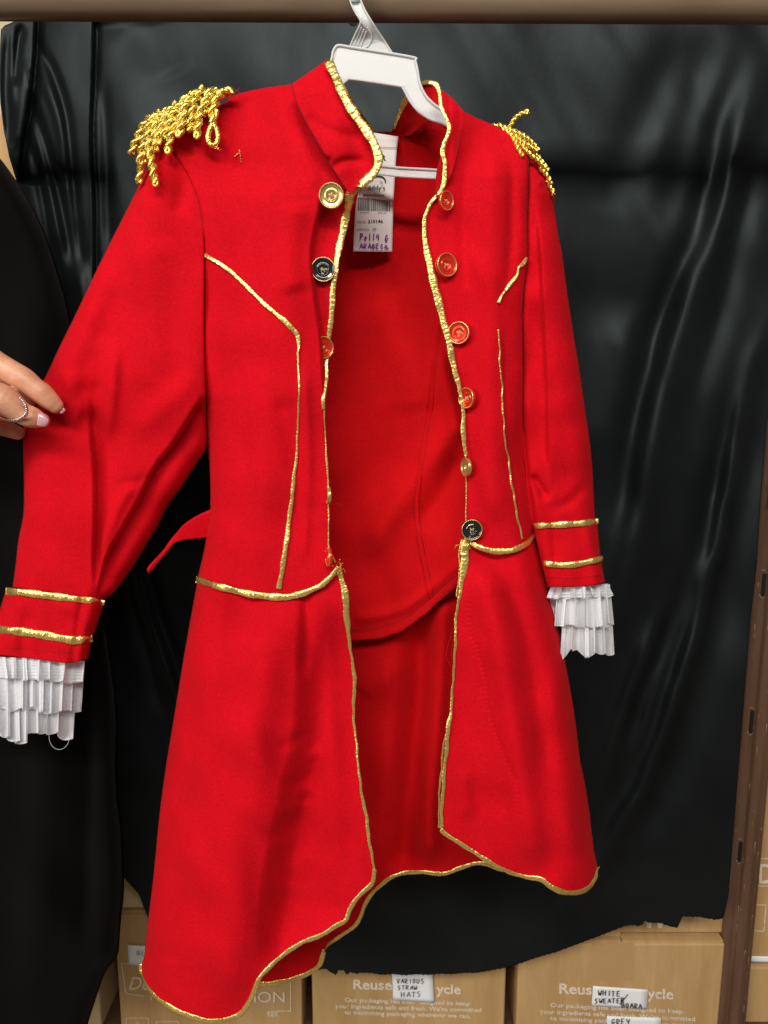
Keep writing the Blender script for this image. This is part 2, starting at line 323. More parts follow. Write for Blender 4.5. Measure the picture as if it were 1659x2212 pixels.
def yL(U, V, s=None, t=None):
    e = U - fL(V)
    A = np.interp(V, [300, 800, 960, 1250], [.004, .010, .05, .055]); wd = np.interp(V, [300, 850, 1000], [30, 40, 75])
    y = .708 + A * edge(e, wd, 1.0)
    y = y - .010 * np.exp(-((U - 610) / 75) ** 2 - ((V - 720) / 260) ** 2)          # fullness over the bust dart
    y = y + stepf(foldP, .013, 14, 400, U, V, .12)
    y = y + np.interp(V, [180, 330, 420], [.022, .004, 0]) * sm((U - 380) / 160)     # the shoulder slopes back to the neck
    y = y - np.interp(V, [240, 360], [.0, .0]) + ridge([(640, 430), (628, 560), (640, 640)], -.005, 28, U, V)
    y = y + ridge([(620, 190), (648, 300), (690, 420)], -.004, 16, U, V)
    y = y + stepf([(560, 860), (600, 1000), (640, 1150)], .003, 40, 80, U, V)
    y = y + ridge([(480, 620), (500, 900), (480, 1180)], .0035, 45, U, V) + ridge([(560, 760), (575, 1000), (560, 1250)], -.003, 40, U, V)
    y = y + ridge([(655, 780), (665, 1000), (655, 1230)], -.004, 14, U, V) + ridge([(460, 300), (480, 350), (540, 380)], .005, 22, U, V, .3) + ridge([(395, 300), (410, 345)], .004, 14, U, V, .3)
    return y + wob(U, V, .0024, 170, 1)
front = patch('front_panel', [(362, 302), (400, 270), (440, 247), (481, 225), (510, 205), (560, 192), (630, 182)], waistL, armL, seamCL + edgL[1:], 100, 300, yL, M['red'], coat, label='red front panel with the curved gold bust line')
def yCL(U, V, s=None, t=None):
    return .700 + .012 * np.clip((200 - V) / 70, 0, 1) - .010 * np.exp(-((U - 720) / 50) ** 2 - ((V - 300) / 90) ** 2) + ridge([(655, 250), (720, 285), (790, 300)], .003, 14, U, V) + ridge([(690, 385), (740, 350), (800, 350)], .004, 10, U, V, .3) + ridge([(690, 345), (720, 350)], .005, 9, U, V, .3) + wob(U, V, .0008, 80, 2)
collar = patch('collar', [(630, 182), (704, 131)], [(757, 421), (757, 422)], seamCL, colL, 34, 80, yCL, M['red'], coat)
yt = lambda f: (lambda u, v: f(u, v))
trim('collar_braid', [(p[0] - 2, p[1], 18) for p in colL[1:]] + [(753, 440, 18), (747, 470, 16), (738, 510, 15), (730, 549, 13), (722, 600, 12), (717, 660, 12), (714, 700, 11), (707, 750, 9), (704, 813, 10), (699, 860, 8), (699, 884, 6)],
     lambda u, v: np.where(v < 400, .692 + .012 * np.clip((200 - v) / 70, 0, 1), np.minimum(.704, yL(u, v)) * np.clip(1 - (v - 400) / 70, 0, 1) + yL(u, v) * np.clip((v - 400) / 70, 0, 1)), 10, M['gold'], coat, seed=3, thick=.28)
trim('edge_piping', [(700, 880, 3), (703, 950, 2.5), (707, 1012, 4), (709, 1060, 3), (710, 1140, 2.5), (711, 1185, 3), (725, 1215, 4)], yL, 3, M['gold'], coat, seed=4)
trim('bust_braid', [(441, 549, 7), (470, 567, 9), (505, 592, 8), (550, 636, 8), (590, 673, 9), (622, 700, 11), (641, 722, 11), (645, 745, 6), (643, 762, 3)], yL, 8, M['gold'], coat, seed=5, thick=.3)
trim('seam_braid', [(643, 760, 3), (645, 800, 4), (646, 850, 4), (643, 920, 4), (641, 980, 5), (636, 1020, 7), (632, 1060, 8), (626, 1110, 9), (620, 1160, 10), (612, 1215, 11), (602, 1272, 11)], yL, 8, M['gold'], coat, seed=6, thick=.3)
# seam lines: fine tubes where cloth is sewn, the dark red ones painting crease shade
def seam(name, pts, yf, root, r=1.0, mat='redthread', lift=.0002):
    c = curve(pts, step=5); Y = yf(c[:, 0], c[:, 1]) - lift
    return tube(name, W(c[:, 0], c[:, 1], Y), r * .7 / FPX, M[mat], root, sides=5)
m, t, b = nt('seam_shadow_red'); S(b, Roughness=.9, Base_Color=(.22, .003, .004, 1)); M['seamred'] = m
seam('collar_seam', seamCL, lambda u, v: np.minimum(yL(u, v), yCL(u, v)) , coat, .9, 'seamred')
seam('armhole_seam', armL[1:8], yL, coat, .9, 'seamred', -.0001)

# left skirt front
skL_left = [(427, 1250), (400, 1400), (377, 1540), (357, 1663), (344, 1763), (331, 1895), (319, 1994), (311, 2067), (305, 2082)]
skL_right = [(727, 1223), (737, 1246), (744, 1279), (747, 1328), (752, 1371), (759, 1411), (762, 1444), (768, 1477), (763, 1527), (767, 1560), (773, 1620), (777, 1680), (788, 1746), (793, 1779), (795, 1802), (803, 1849), (810, 1878)]
hemL = [(305, 2082), (308, 2110), (324, 2140), (344, 2160), (370, 2176), (397, 2190), (440, 2203), (480, 2205), (523, 2186), (549, 2143), (558, 2116), (582, 2090), (615, 2060), (658, 2034), (694, 2020), (727, 2000), (747, 1987), (757, 1961), (780, 1931), (803, 1908), (810, 1878)]
fSL = Iv(skL_left); fSR = Iv(skL_right)
def ySL(U, V, s=None, t=None):
    d = np.clip((V - 1250) / 950, 0, 1)
    y = .710 - .035 * d + .055 * edge(U - fSL(V), 75 + 50 * d, 1.0)
    y = y + stepf([(640, 1290), (634, 1400), (628, 1560), (600, 1700), (560, 1900), (545, 2120)], .030, 70, 200, U, V, .22)
    y = y + ridge([(575, 1300), (560, 1500), (520, 1900), (500, 2200)], -.013, 55, U, V, .12)
    y = y + ridge([(690, 1270), (700, 1400), (715, 1650), (740, 1900)], -.006, 26, U, V, .2)
    y = y + ridge([(660, 1260), (662, 1360), (655, 1480)], .006, 12, U, V, .25)
    for p, a, w_ in ((lambda q: [(x[0], x[1] * .45, x[2] * 1.25) for x in q])((([(596, 1620), (640, 1600), (668, 1575)], .006, 12), ([(600, 1700), (650, 1690), (690, 1655)], .007, 13), ([(560, 1820), (600, 1800), (650, 1770)], .008, 15), ([(640, 1735), (680, 1715)], .006, 10), ([(655, 1640), (700, 1620)], -.006, 11), ([(600, 1760), (660, 1730)], -.005, 12), ([(450, 1290), (500, 1330), (560, 1400)], .003, 22), ([(620, 1900), (650, 1860), (680, 1830)], -.006, 22), ([(590, 1990), (640, 1920)], .006, 25)))):
        y = y + ridge(p, a, w_, U, V, .35)
    y = y + ridge([(430, 1400), (400, 1700), (370, 2050)], .003, 30, U, V) + ridge([(480, 1350), (470, 1700), (450, 2150)], -.004, 45, U, V)
    return y + wob(U, V, .0035, 190, 3)
patch('skirt_panel', waistL, hemL, skL_left, skL_right, 120, 270, ySL, M['red'], coat, label='long pointed red skirt panel')
trim('hem_braid', [(p[0], p[1], 13 if 2140 < p[1] else 11) for p in hemL], ySL, 11, M['gold'], coat, seed=8, thick=.26, lift=.001)
trim('skirt_edge_braid', [(729, 1224, 12), (737, 1246, 12), (744, 1279, 15), (748, 1310, 16), (750, 1345, 13), (753, 1375, 9), (759, 1411, 6), (763, 1450, 8), (767, 1477, 9), (763, 1527, 7), (767, 1580, 5), (773, 1640, 5), (779, 1700, 6), (788, 1746, 8), (793, 1779, 8), (797, 1810, 8), (803, 1849, 6), (809, 1880, 6)], ySL, 7, M['gold'], coat, seed=9, wav=1.6)
trim('waist_braid', [(424, 1252, 15), (470, 1266, 15), (530, 1281, 15), (600, 1290, 16), (650, 1283, 14), (690, 1266, 12), (714, 1246, 11), (731, 1225, 9)], lambda u, v: np.minimum(yL(u, np.minimum(v, 1247)), ySL(u, v)) - .0015, 13, M['gold'], coat, seed=10, thick=.3)

# left sleeve
slo = [(362, 302), (342, 320), (320, 360), (304, 391), (281, 439), (225, 549), (198, 605), (159, 687), (126, 754), (93, 823), (66, 868), (54, 910), (50, 945), (51, 1097), (40, 1163), (33, 1223), (27, 1268)]
sli = [(362, 302), (374, 334), (403, 374), (430, 437), (441, 516), (441, 700), (444, 860), (447, 959), (424, 1002), (390, 1055), (360, 1097), (341, 1137), (311, 1186), (284, 1229), (250, 1275), (226, 1296)]
def ySl(U, V, s, t):
    wl = np.interp(V, [300, 500, 1300], [30, 60, 60])
    sp = np.interp(V, [300, 850, 1000, 1300], [0, 0, 1, 1])
    dl, _ = dist(curve(slo, step=14), U, V); dr, _ = dist(curve(sli, step=14), U, V)
    y = .706 + .030 * edge(np.abs(dl), wl, 1.0) + (.004 + .03 * sp) * edge(np.abs(dr), 45, 1.0)
    y = y + .010 * sm((V - 850) / 150) * sm((U - 200) / 200)
    y = y + stepf([(440, 845), (374, 950), (331, 1005), (291, 1084), (261, 1137), (225, 1203), (205, 1289)], .017, 11, 70, U, V, .1)
    y = y + stepf([(186, 840), (190, 930), (197, 1000), (199, 1097), (196, 1200), (195, 1290)], .015, 15, 50, U, V, .25)
    y = y + ridge([(250, 720), (245, 800), (238, 880), (228, 980)], -.006, 16, U, V, .3)
    y = y + ridge([(150, 835), (200, 848), (240, 838)], .005, 24, U, V, .4) + ridge([(160, 900), (215, 920)], .006, 26, U, V, .45)
    y = y + ridge([(430, 790), (400, 830), (350, 880), (290, 950)], -.004, 26, U, V, .3)
    y = y + ridge([(225, 560), (190, 680), (140, 800)], -.003, 26, U, V) + ridge([(300, 420), (250, 600), (200, 760)], .004, 34, U, V)
    y = y + ridge([(320, 1010), (270, 1070), (230, 1160), (215, 1250)], -.004, 14, U, V, .3) + ridge([(390, 340), (395, 400), (380, 470)], .003, 20, U, V)
    y = y + ridge([(340, 500), (330, 700), (300, 860)], -.004, 50, U, V)
    y = y + ridge([(330, 1020), (285, 1045), (245, 1040)], .003, 12, U, V, .4) + ridge([(120, 880), (135, 900)], .006, 14, U, V, .3)
    return y + wob(U, V, .0026, 140, 4)
def yflat_sl(u, v): return ySl(np.asarray(u, float), np.asarray(v, float), None, None)
patch('sleeve', [(362, 302)], [(27, 1268), (80, 1277), (140, 1287), (200, 1297), (226, 1296)], slo, sli, 90, 260, ySl, M['red'], coat, tube=.8, label='red sleeve pulled sideways by the hand')
# left cuff
cfo = [(12, 1276), (0, 1315), (-12, 1360), (-26, 1412)]; cfi = [(226, 1300), (213, 1342), (199, 1381), (190, 1424)]
def yCf(U, V, s, t):
    return .700 + .028 * edge(s * 200, 45, 1.) + .028 * edge((1 - s) * 200, 35, 1.) + ridge([(180, 1290), (170, 1350), (158, 1430)], .004, 10, U, V, 0) + ridge([(60, 1290), (50, 1420)], .002, 20, U, V, 0) + wob(U, V, .001, 60, 5)
patch('cuff', [(12, 1274), (60, 1280), (120, 1289), (180, 1297), (226, 1298)], [(-26, 1412), (60, 1422), (120, 1430), (150, 1432), (190, 1424)], cfo, cfi, 60, 44, yCf, M['red'], coat, tube=.8)
def yC(u, v):
    s = (u + 5) / 210; return .698 + .022 * edge(np.clip(s, 0, 1) * 200, 45, 1.) + .022 * edge(np.clip(1 - s, 0, 1) * 200, 30, 1.)
def yC2(u, v):
    s = (u - 12 + (v - 1276) * .27) / 214; s = np.clip(s, 0.02, .98); return yCf(u, v, s, None)
trim('cuff_braid', [(13, 1277, 17), (50, 1280, 17), (116, 1288, 17), (165, 1294, 15), (205, 1298, 14), (226, 1303, 12)], yC2, 16, M['gold'], coat, seed=11, thick=.3, wav=.5)
trim('cuff_braid', [(-14, 1359, 19), (66, 1367, 19), (132, 1379, 19), (165, 1383, 18), (200, 1379, 16)], yC2, 16, M['gold'], coat, seed=12, thick=.3, wav=.5)
seam('cuff_stitching', [(-10, 1398), (60, 1402), (130, 1409), (190, 1408)], yC2, coat, .6, 'seamred')

def ruffle(root, rows, ybase, seed, extra):
    """tiers of S-folded gauze: rows = (u0,u1,vtop(u0),vtop(u1),depth,pleats,Yoffset)"""
    g = np.random.RandomState(seed)
    for k, (u0, u1, va, vb, ln, n, yo) in enumerate(rows):
        nu, nv = int(n * 34), 26
        s = np.linspace(0, 1, nu); ph = g.rand() * 6
        fr = s * n * 2 * np.pi + 1.3 * np.sin(s * 7 + ph) + .8 * np.sin(s * 17 + 2 * ph)
        Um = u0 + (u1 - u0) * s + (u1 - u0) / n * (.30 + .10 * np.sin(s * 11 + ph)) * np.sin(fr)
        Ym = .0040 * np.cos(fr) + .0011 * np.cos(fr * 2.7 + ph) + .0005 * np.cos(fr * 6.1) + .0015 * np.cos(fr * .43 + ph)
        q_ = fr / 2 / np.pi + .25; q_ = q_ - q_.min(); gi = g.rand(n + 8); hj = (gi[np.floor(q_).astype(int) % (n + 8)] * (1 - sm((q_ % 1 - .5) / .5)) + gi[(np.floor(q_).astype(int) + 1) % (n + 8)] * sm((q_ % 1 - .5) / .5)) * .18 - .06
        t_ = np.linspace(0, 1, nv)[:, None]
        U = Um[None] + t_ * ((s[None] - .5) * extra) + t_ ** 2 * 1.5 * np.sin(fr * .5 + ph)[None]
        V = (va + (vb - va) * s)[None] + t_ * ln * (1 + hj[None]) + ln * .012 * np.cos(fr + .6)[None] * t_ + 2 * np.sin(s * 40 + ph)[None] * t_
        Y = ybase + yo + (Ym * (.45 + .75 * t_)) + .022 * (np.abs(s - .5) * 2)[None] ** 3 - .002 * t_
        Y = Y + .0004 * np.sin(V * .9) * t_
        o = link('ruffle', W(U, V, Y).reshape(-1, 3), gridfaces(nv, nu), M['gauze'], root)
ruffle(coat, [(-50, 170, 1418, 1430, 164, 9, .012), (-45, 176, 1417, 1430, 108, 9, .006), (-40, 184, 1417, 1428, 46, 8, -.001)], .705, 3, -14)
c = curve([(106, 1583), (107, 1600), (115, 1614), (129, 1619), (142, 1613), (149, 1600), (151, 1585), (150, 1560)], step=3)
tube('loose_thread', W(c[:, 0], c[:, 1], .705 + 0 * c[:, 0]), .5 * .7 / FPX, M['whitethread'], coat, sides=5)

# right front
colRs = [(1002, 241), (1000, 265), (992, 298), (985, 337), (975, 375), (960, 400), (945, 420)]
edgR = [(945, 420), (926, 443), (916, 473), (914, 496), (919, 529), (922, 549), (932, 598), (945, 648), (959, 697), (972, 747), (985, 813), (995, 846), (1000, 879), (999, 929), (1001, 962), (1006, 988), (1007, 1040), (1007, 1097), (1006, 1130), (1003, 1168)]
armR = [(1141, 308), (1141, 355), (1138, 474), (1138, 549), (1131, 617), (1127, 684), (1129, 820), (1131, 921), (1139, 1006), (1151, 1097), (1158, 1150)]
waistR = [(1003, 1168), (1022, 1176), (1040, 1183), (1080, 1190), (1110, 1187), (1140, 1172), (1158, 1150)]
fR = Iv(armR)
def yR(U, V, s=None, t=None):
    e = fR(V) - U
    A = np.interp(V, [300, 800, 950, 1150], [.006, .012, .04, .05]); wd = np.interp(V, [300, 850, 1000], [28, 35, 60])
    y = .716 + A * edge(e, wd, 1.0) + np.interp(V, [240, 380], [.016, 0])
    y = y + ridge([(1060, 300), (1062, 600), (1060, 900), (1070, 1150)], -.008, 34, U, V, .1)
    y = y + ridge([(1105, 330), (1106, 500), (1095, 640)], .004, 12, U, V, .3) + ridge([(1010, 300), (1000, 500), (1010, 640)], .003, 14, U, V)
    y = y + stepf([(1078, 700), (1086, 900), (1104, 1050), (1125, 1160)], .004, 10, 40, U, V, .2)
    y = y + .006 * np.exp(-((U - 1010) / 30) ** 2) * sm((V - 800) / 200)
    return y + wob(U, V, .0020, 130, 6)
patch('front_panel', [(1002, 241), (1030, 255), (1070, 272), (1110, 292), (1141, 308)], waistR, colRs + edgR[1:], armR, 66, 260, yR, M['red'], coat, label='red front panel turned half away')
def yCR(U, V, s=None, t=None):
    return .712 + .010 * np.clip((240 - V) / 60, 0, 1) - .004 * np.exp(-((U - 975) / 14) ** 2) + wob(U, V, .0006, 60, 7)
patch('collar', [(944, 185), (954, 194), (979, 214), (1002, 241)], [(945, 419), (945, 421)], [(944, 185), (950, 205), (954, 231), (962, 251), (970, 274), (967, 294), (959, 311), (955, 331), (960, 354), (959, 390), (954, 407), (945, 420)], colRs, 24, 70, yCR, M['red'], coat)
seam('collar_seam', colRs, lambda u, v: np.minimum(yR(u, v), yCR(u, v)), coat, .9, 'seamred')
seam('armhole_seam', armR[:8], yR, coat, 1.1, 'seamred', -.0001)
trim('collar_braid', [(926, 178, 8), (936, 180, 9), (944, 185, 10), (950, 205, 8), (954, 231, 7), (962, 251, 7), (970, 274, 8), (967, 294, 8), (959, 311, 9), (956, 331, 9), (961, 354, 9), (960, 390, 9), (955, 407, 9), (945, 420, 8), (930, 440, 7), (918, 470, 8), (916, 500, 9), (921, 535, 12), (930, 580, 15), (943, 635, 16), (957, 690, 14), (970, 740, 14), (982, 800, 12), (993, 840, 9), (1000, 879, 8), (1001, 929, 10), (1003, 962, 9), (1006, 985, 6)],
     lambda u, v: np.interp(v, [180, 250, 420, 470], [.712, .705, .708, 0.]) * (v < 420) + (v >= 420) * np.minimum(yR(u, v), .716) - .001, 9, M['gold'], coat, seed=14, wav=1.0)
trim('edge_piping', [(1006, 985, 3), (1007, 1040, 2.5), (1007, 1097, 2), (1006, 1128, 3)], yR, 3, M['gold'], coat, seed=15)
trim('bust_braid', [(1138, 556, 6), (1130, 570, 9), (1121, 578, 5), (1117, 592, 5), (1108, 606, 8), (1098, 620, 8), (1086, 636, 5), (1076, 654, 7)], yR, 7, M['gold'], coat, seed=16, wav=1.5, thick=.3)
trim('seam_braid', [(1077, 712, 2.5), (1080, 780, 3), (1085, 850, 3), (1089, 930, 3), (1099, 1000, 3.5), (1105, 1040, 4), (1110, 1075, 4), (1119, 1120, 4), (1128, 1165, 4)], yR, 3, M['gold'], coat, seed=17, wav=2.0)
# right skirt
skR_left = [(1003, 1168), (996, 1210), (993, 1250), (988, 1295), (984, 1362), (983, 1411), (979, 1461), (975, 1527), (969, 1560), (962, 1610), (957, 1663), (952, 1746), (952, 1792)]
skR_right = [(1158, 1152), (1175, 1232), (1192, 1300), (1212, 1385), (1229, 1469), (1243, 1554), (1254, 1645), (1260, 1672), (1273, 1748), (1283, 1832), (1292, 1875)]
hemR = [(952, 1792), (962, 1802), (995, 1822), (1025, 1842), (1058, 1862), (1097, 1883), (1131, 1893), (1168, 1900), (1192, 1917), (1222, 1928), (1249, 1928), (1270, 1919), (1283, 1900), (1292, 1875)]
fTR = Iv(skR_right)
def ySR(U, V, s=None, t=None):
    d = np.clip((V - 1160) / 760, 0, 1)
    y = .722 - .030 * d + .05 * edge(fTR(V) - U, 60 + 40 * d, 1.0)
    y = y + ridge([(1040, 1200), (1080, 1400), (1120, 1650), (1160, 1900)], -.016, 38, U, V, .12)
    y = y + ridge([(1060, 1200), (1110, 1290), (1150, 1450), (1190, 1700)], .005, 20, U, V, .2)
    y = y + ridge([(1190, 1400), (1220, 1650), (1235, 1900)], -.005, 30, U, V, .2)
    dd, a = dist(curve([(1010, 1270), (1015, 1362), (1028, 1395), (1045, 1461), (1054, 1527), (1074, 1593), (1100, 1660), (1116, 1700), (1118, 1790)], step=8), U, V)
    y = y + (.0011 + .0010 * np.sin(a * 330)) * np.exp(-(dd / 5.5) ** 2) * taper(a, .1)       # puckered seam
    y = y + ridge([(1000, 1650), (1010, 1780)], -.004, 16, U, V, .3)
    return y + wob(U, V, .0028, 150, 8)
patch('skirt_panel', waistR, hemR, skR_left, skR_right, 100, 200, ySR, M['red'], coat, label='shorter red skirt panel turned half away')
trim('hem_braid', [(p[0], p[1], 10 if p[0] < 1150 else 13) for p in hemR], ySR, 11, M['gold'], coat, seed=18, thick=.26)
trim('skirt_edge_braid', [(1010, 1165, 16), (1004, 1190, 20), (1003, 1215, 18), (999, 1245, 14), (995, 1275, 8), (988, 1310, 6), (984, 1362, 6), (983, 1411, 6), (979, 1461, 5), (975, 1527, 6), (970, 1560, 9), (966, 1600, 10), (962, 1640, 8), (958, 1690, 9), (955, 1740, 8), (953, 1790, 8)], ySR, 7, M['gold'], coat, seed=19, wav=1.6)
trim('skirt_edge_braid', [(999, 1165, 5), (993, 1190, 4), (993, 1230, 4), (987, 1290, 3)], lambda u, v: ySR(u, v) + .001, 5, M['gold'], coat, seed=29, wav=1.6)
trim('skirt_edge_braid', [(966, 1570, 3), (960, 1600, 4), (955, 1640, 4), (951, 1690, 4), (948, 1740, 4), (949, 1788, 4)], lambda u, v: ySR(u, v) + .002, 5, M['gold'], coat, seed=30, wav=1.6)
trim('waist_braid', [(1016, 1172, 8), (1030, 1180, 12), (1050, 1187, 13), (1080, 1191, 13), (1110, 1188, 13), (1138, 1174, 12), (1158, 1152, 11)], lambda u, v: np.minimum(yR(u, np.minimum(v, 1165)), ySR(u, v)) - .0015, 12, M['gold'], coat, seed=20, thick=.3)
# right sleeve + cuff
sro = [(1141, 306), (1160, 335), (1180, 375), (1196, 418), (1199, 457), (1209, 521), (1215, 549), (1226, 633), (1239, 718), (1253, 803), (1265, 887), (1275, 955), (1281, 1023), (1285, 1097), (1287, 1130)]
sri = [(1139, 306), (1139, 355), (1136, 474), (1135, 549), (1129, 617), (1125, 684), (1127, 820), (1129, 921), (1134, 1006), (1142, 1097), (1150, 1136)]
fo = Iv(sro)
def ySr(U, V, s, t):
    y = .722 + .032 * edge(fo(V) - U, 50, 1.) + .010 * sm((V - 600) / 400) + .008 * edge(U - fR(V), 16, 1.)
    y = y - stepf([(1150, 420), (1160, 560), (1166, 680), (1174, 837), (1176, 950), (1180, 1060)], .010, 12, 400, U, V, .2) * 1.0
    y = y + ridge([(1145, 1020), (1165, 1050), (1185, 1085)], .008, 10, U, V, .3) + ridge([(1180, 1100), (1230, 1085), (1270, 1040)], .003, 12, U, V, .3)
    y = y + ridge([(1160, 400), (1185, 380), (1195, 372)], -.004, 8, U, V, .3)
    return y + wob(U, V, .0018, 100, 9) + .004
patch('sleeve', [(1139, 306), (1141, 306)], [(1150, 1136), (1287, 1130)], sri, sro, 54, 230, ySr, M['red'], coat, tube=.8, label='red sleeve hanging straight')
def yCr(U, V, s, t):
    return .722 + .028 * edge((1 - s) * 150, 35, 1.) + .02 * edge(s * 150, 30, 1.) + wob(U, V, .0008, 60, 10) + ridge([(1195, 1140), (1200, 1200)], .003, 10, U, V, 0)
patch('cuff', [(1150, 1134), (1199, 1131), (1249, 1128), (1292, 1124)], [(1182, 1268), (1232, 1268), (1280, 1265), (1308, 1258)], [(1150, 1134), (1165, 1200), (1182, 1268)], [(1292, 1124), (1293, 1150), (1299, 1205), (1308, 1258)], 40, 40, yCr, M['red'], coat, tube=.8)
def yCr2(u, v): return yCr(u, v, np.clip((u - 1150 - (v - 1134) * .2) / 140, .02, .98), None)
trim('cuff_braid', [(1155, 1136, 12), (1199, 1134, 14), (1249, 1131, 14), (1293, 1126, 12)], yCr2, 14, M['gold'], coat, seed=21, thick=.3, wav=.4)
trim('cuff_braid', [(1176, 1217, 12), (1215, 1221, 14), (1249, 1218, 14), (1301, 1207, 12)], yCr2, 14, M['gold'], coat, seed=22, thick=.3, wav=.4)
seam('cuff_stitching', [(1180, 1247), (1240, 1249), (1303, 1241)], yCr2, coat, .6, 'seamred')
ruffle(coat, [(1212, 1312, 1268, 1262, 142, 5, .010), (1196, 1316, 1267, 1262, 86, 6, .004), (1186, 1308, 1267, 1261, 27, 6, -.001)], .728, 5, 22)

# inside: back panel, inner collar, back skirt
neck = [(690, 275), (801, 284), (843, 285), (877, 291), (896, 279), (920, 262), (960, 262), (1010, 290)]
backhem = [(640, 1384), (700, 1386), (760, 1383), (807, 1381), (846, 1371), (879, 1355), (912, 1328), (935, 1309), (962, 1285), (992, 1259), (1040, 1215)]
def yB(U, V, s=None, t=None):
    y = .790 - .020 * ((U - 830) / 200) ** 2 - .012 * sm((V - 900) / 400)
    y = y + ridge([(1010, 880), (930, 990), (830, 1130), (790, 1230)], -.012, 34, U, V, .2) + ridge([(1010, 960), (960, 1060), (900, 1150)], .010, 26, U, V, .25)
    y = y + ridge([(945, 740), (970, 850), (985, 920), (1010, 960)], -.010, 20, U, V, .2) + ridge([(800, 640), (880, 800), (900, 900)], -.004, 60, U, V)
    y = y + ridge([(740, 500), (750, 800), (720, 1100)], -.006, 40, U, V) + ridge([(760, 1340), (880, 1310), (1000, 1210)], -.004, 12, U, V, .1)
    return y + wob(U, V, .005, 220, 11)
patch('back_panel', neck, backhem, [(690, 275), (655, 700), (640, 1384)], [(1010, 290), (1060, 700), (1040, 1215)], 80, 220, yB, M['red_in'], coat)
def yIC(U, V, s=None, t=None): return .786 - .040 * sm((U - 860) / 80) + wob(U, V, .001, 50, 12)
patch('collar_lining', [(850, 278), (863, 245), (873, 220), (885, 205), (912, 184), (944, 187), (960, 205)], [(842, 288), (877, 294), (896, 284), (920, 267), (940, 262), (960, 275), (985, 300)], [(850, 278), (842, 288)], [(960, 205), (985, 300)], 40, 30, yIC, M['red_in'], coat)
patch('collar_lining', [(954, 332), (957, 345)], [(938, 422), (955, 421)], [(954, 332), (944, 365), (938, 422)], [(957, 345), (958, 385), (955, 421)], 10, 30, lambda U, V, s, t: .718 + .012 * (1 - s), M['red'], coat)
def yIC2(U, V, s=None, t=None): return .725 + .06 * sm((U - 740) / 62)
patch('collar_lining', [(716, 150), (747, 195), (767, 228), (793, 265), (806, 281)], [(700, 200), (740, 250), (770, 290), (806, 292)], [(716, 150), (700, 200)], [(806, 281), (806, 292)], 24, 10, yIC2, M['red_in'], coat)
trim('collar_braid', [(716, 148, 4), (747, 193, 4), (767, 226, 3), (793, 263, 3), (808, 281, 3)], yIC2, 4, M['gold'], coat, seed=23)
trim('collar_braid', [(852, 279, 4), (857, 258, 7), (865, 241, 9), (873, 223, 11), (884, 207, 11), (898, 192, 9), (912, 181, 9), (926, 177, 9), (936, 180, 8)], lambda u, v: np.clip(yIC(u, v), .744, 1) , 4, M['gold'], coat, seed=24)
def serge(name, pts, yf, amp, step=2.6, r=.75):
    c = curve(pts, step=step); n = len(c); tg = np.gradient(c, axis=0); tg /= np.linalg.norm(tg, axis=1)[:, None]
    g = np.random.RandomState(n); o_ = amp * np.where(np.arange(n) % 2 == 0, 1, -1) * (.8 + .4 * g.rand(n))
    u = c[:, 0] - tg[:, 1] * o_; v = c[:, 1] + tg[:, 0] * o_
    ob = tube(name, W(u, v, yf(u, v) - .0012), r * .78 / FPX, M['redthread'], coat, sides=4); return ob
m, t, b = nt('seam_allowance_red'); S(b, Roughness=.9, Base_Color=(.58, .005, .008, 1), Specular_IOR_Level=.04); n = noise(t, 900, 2); bump(t, b, n.outputs[0], .6, .001); M['band'] = m
trim('seam_allowance', [(700, 1378), (760, 1375), (807, 1373), (846, 1363), (879, 1347), (912, 1320), (935, 1301), (962, 1277), (992, 1251), (1030, 1215)], yB, 17, M['band'], coat, thick=.10, lift=.0008, wav=1.2, seed=40)
trim('seam_allowance', [(952, 700), (942, 760), (933, 850), (922, 930), (909, 1010), (899, 1080), (903, 1140), (911, 1190), (922, 1240), (932, 1292)], yB, 11, M['band'], coat, thick=.10, lift=.0006, wav=.8, seed=41)
serge('overlock_stitching', [(760, 1377), (807, 1375), (846, 1365), (879, 1349), (912, 1322), (935, 1303), (962, 1279), (992, 1253), (1003, 1243)], yB, 6)
serge('overlock_stitching', [(948, 700), (938, 760), (930, 820), (918, 930), (905, 1010), (894, 1080), (898, 1140), (905, 1190), (915, 1240), (927, 1295)], yB, 2.5, 2.4, .45)
serge('overlock_stitching', [(905, 283), (922, 268), (940, 262), (955, 268)], yIC, 5)
serge('overlock_stitching', [(806, 289), (843, 291), (877, 297), (897, 287)], yB, 4)
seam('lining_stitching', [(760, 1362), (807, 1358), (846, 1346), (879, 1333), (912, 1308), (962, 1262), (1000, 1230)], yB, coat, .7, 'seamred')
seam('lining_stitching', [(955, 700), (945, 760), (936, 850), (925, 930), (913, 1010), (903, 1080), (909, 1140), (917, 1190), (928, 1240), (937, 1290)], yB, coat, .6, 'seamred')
bhem = [(330, 2060), (400, 2110), (480, 2128), (560, 2126), (600, 2122), (640, 2113), (670, 2100), (690, 2084), (697, 2066), (703, 2046), (722, 2030), (754, 2010), (773, 1991), (787, 1958), (803, 1931), (836, 1901), (873, 1886), (912, 1884), (955, 1888), (992, 1876), (1025, 1866), (1051, 1866), (1090, 1880), (1180, 1880), (1270, 1850)]
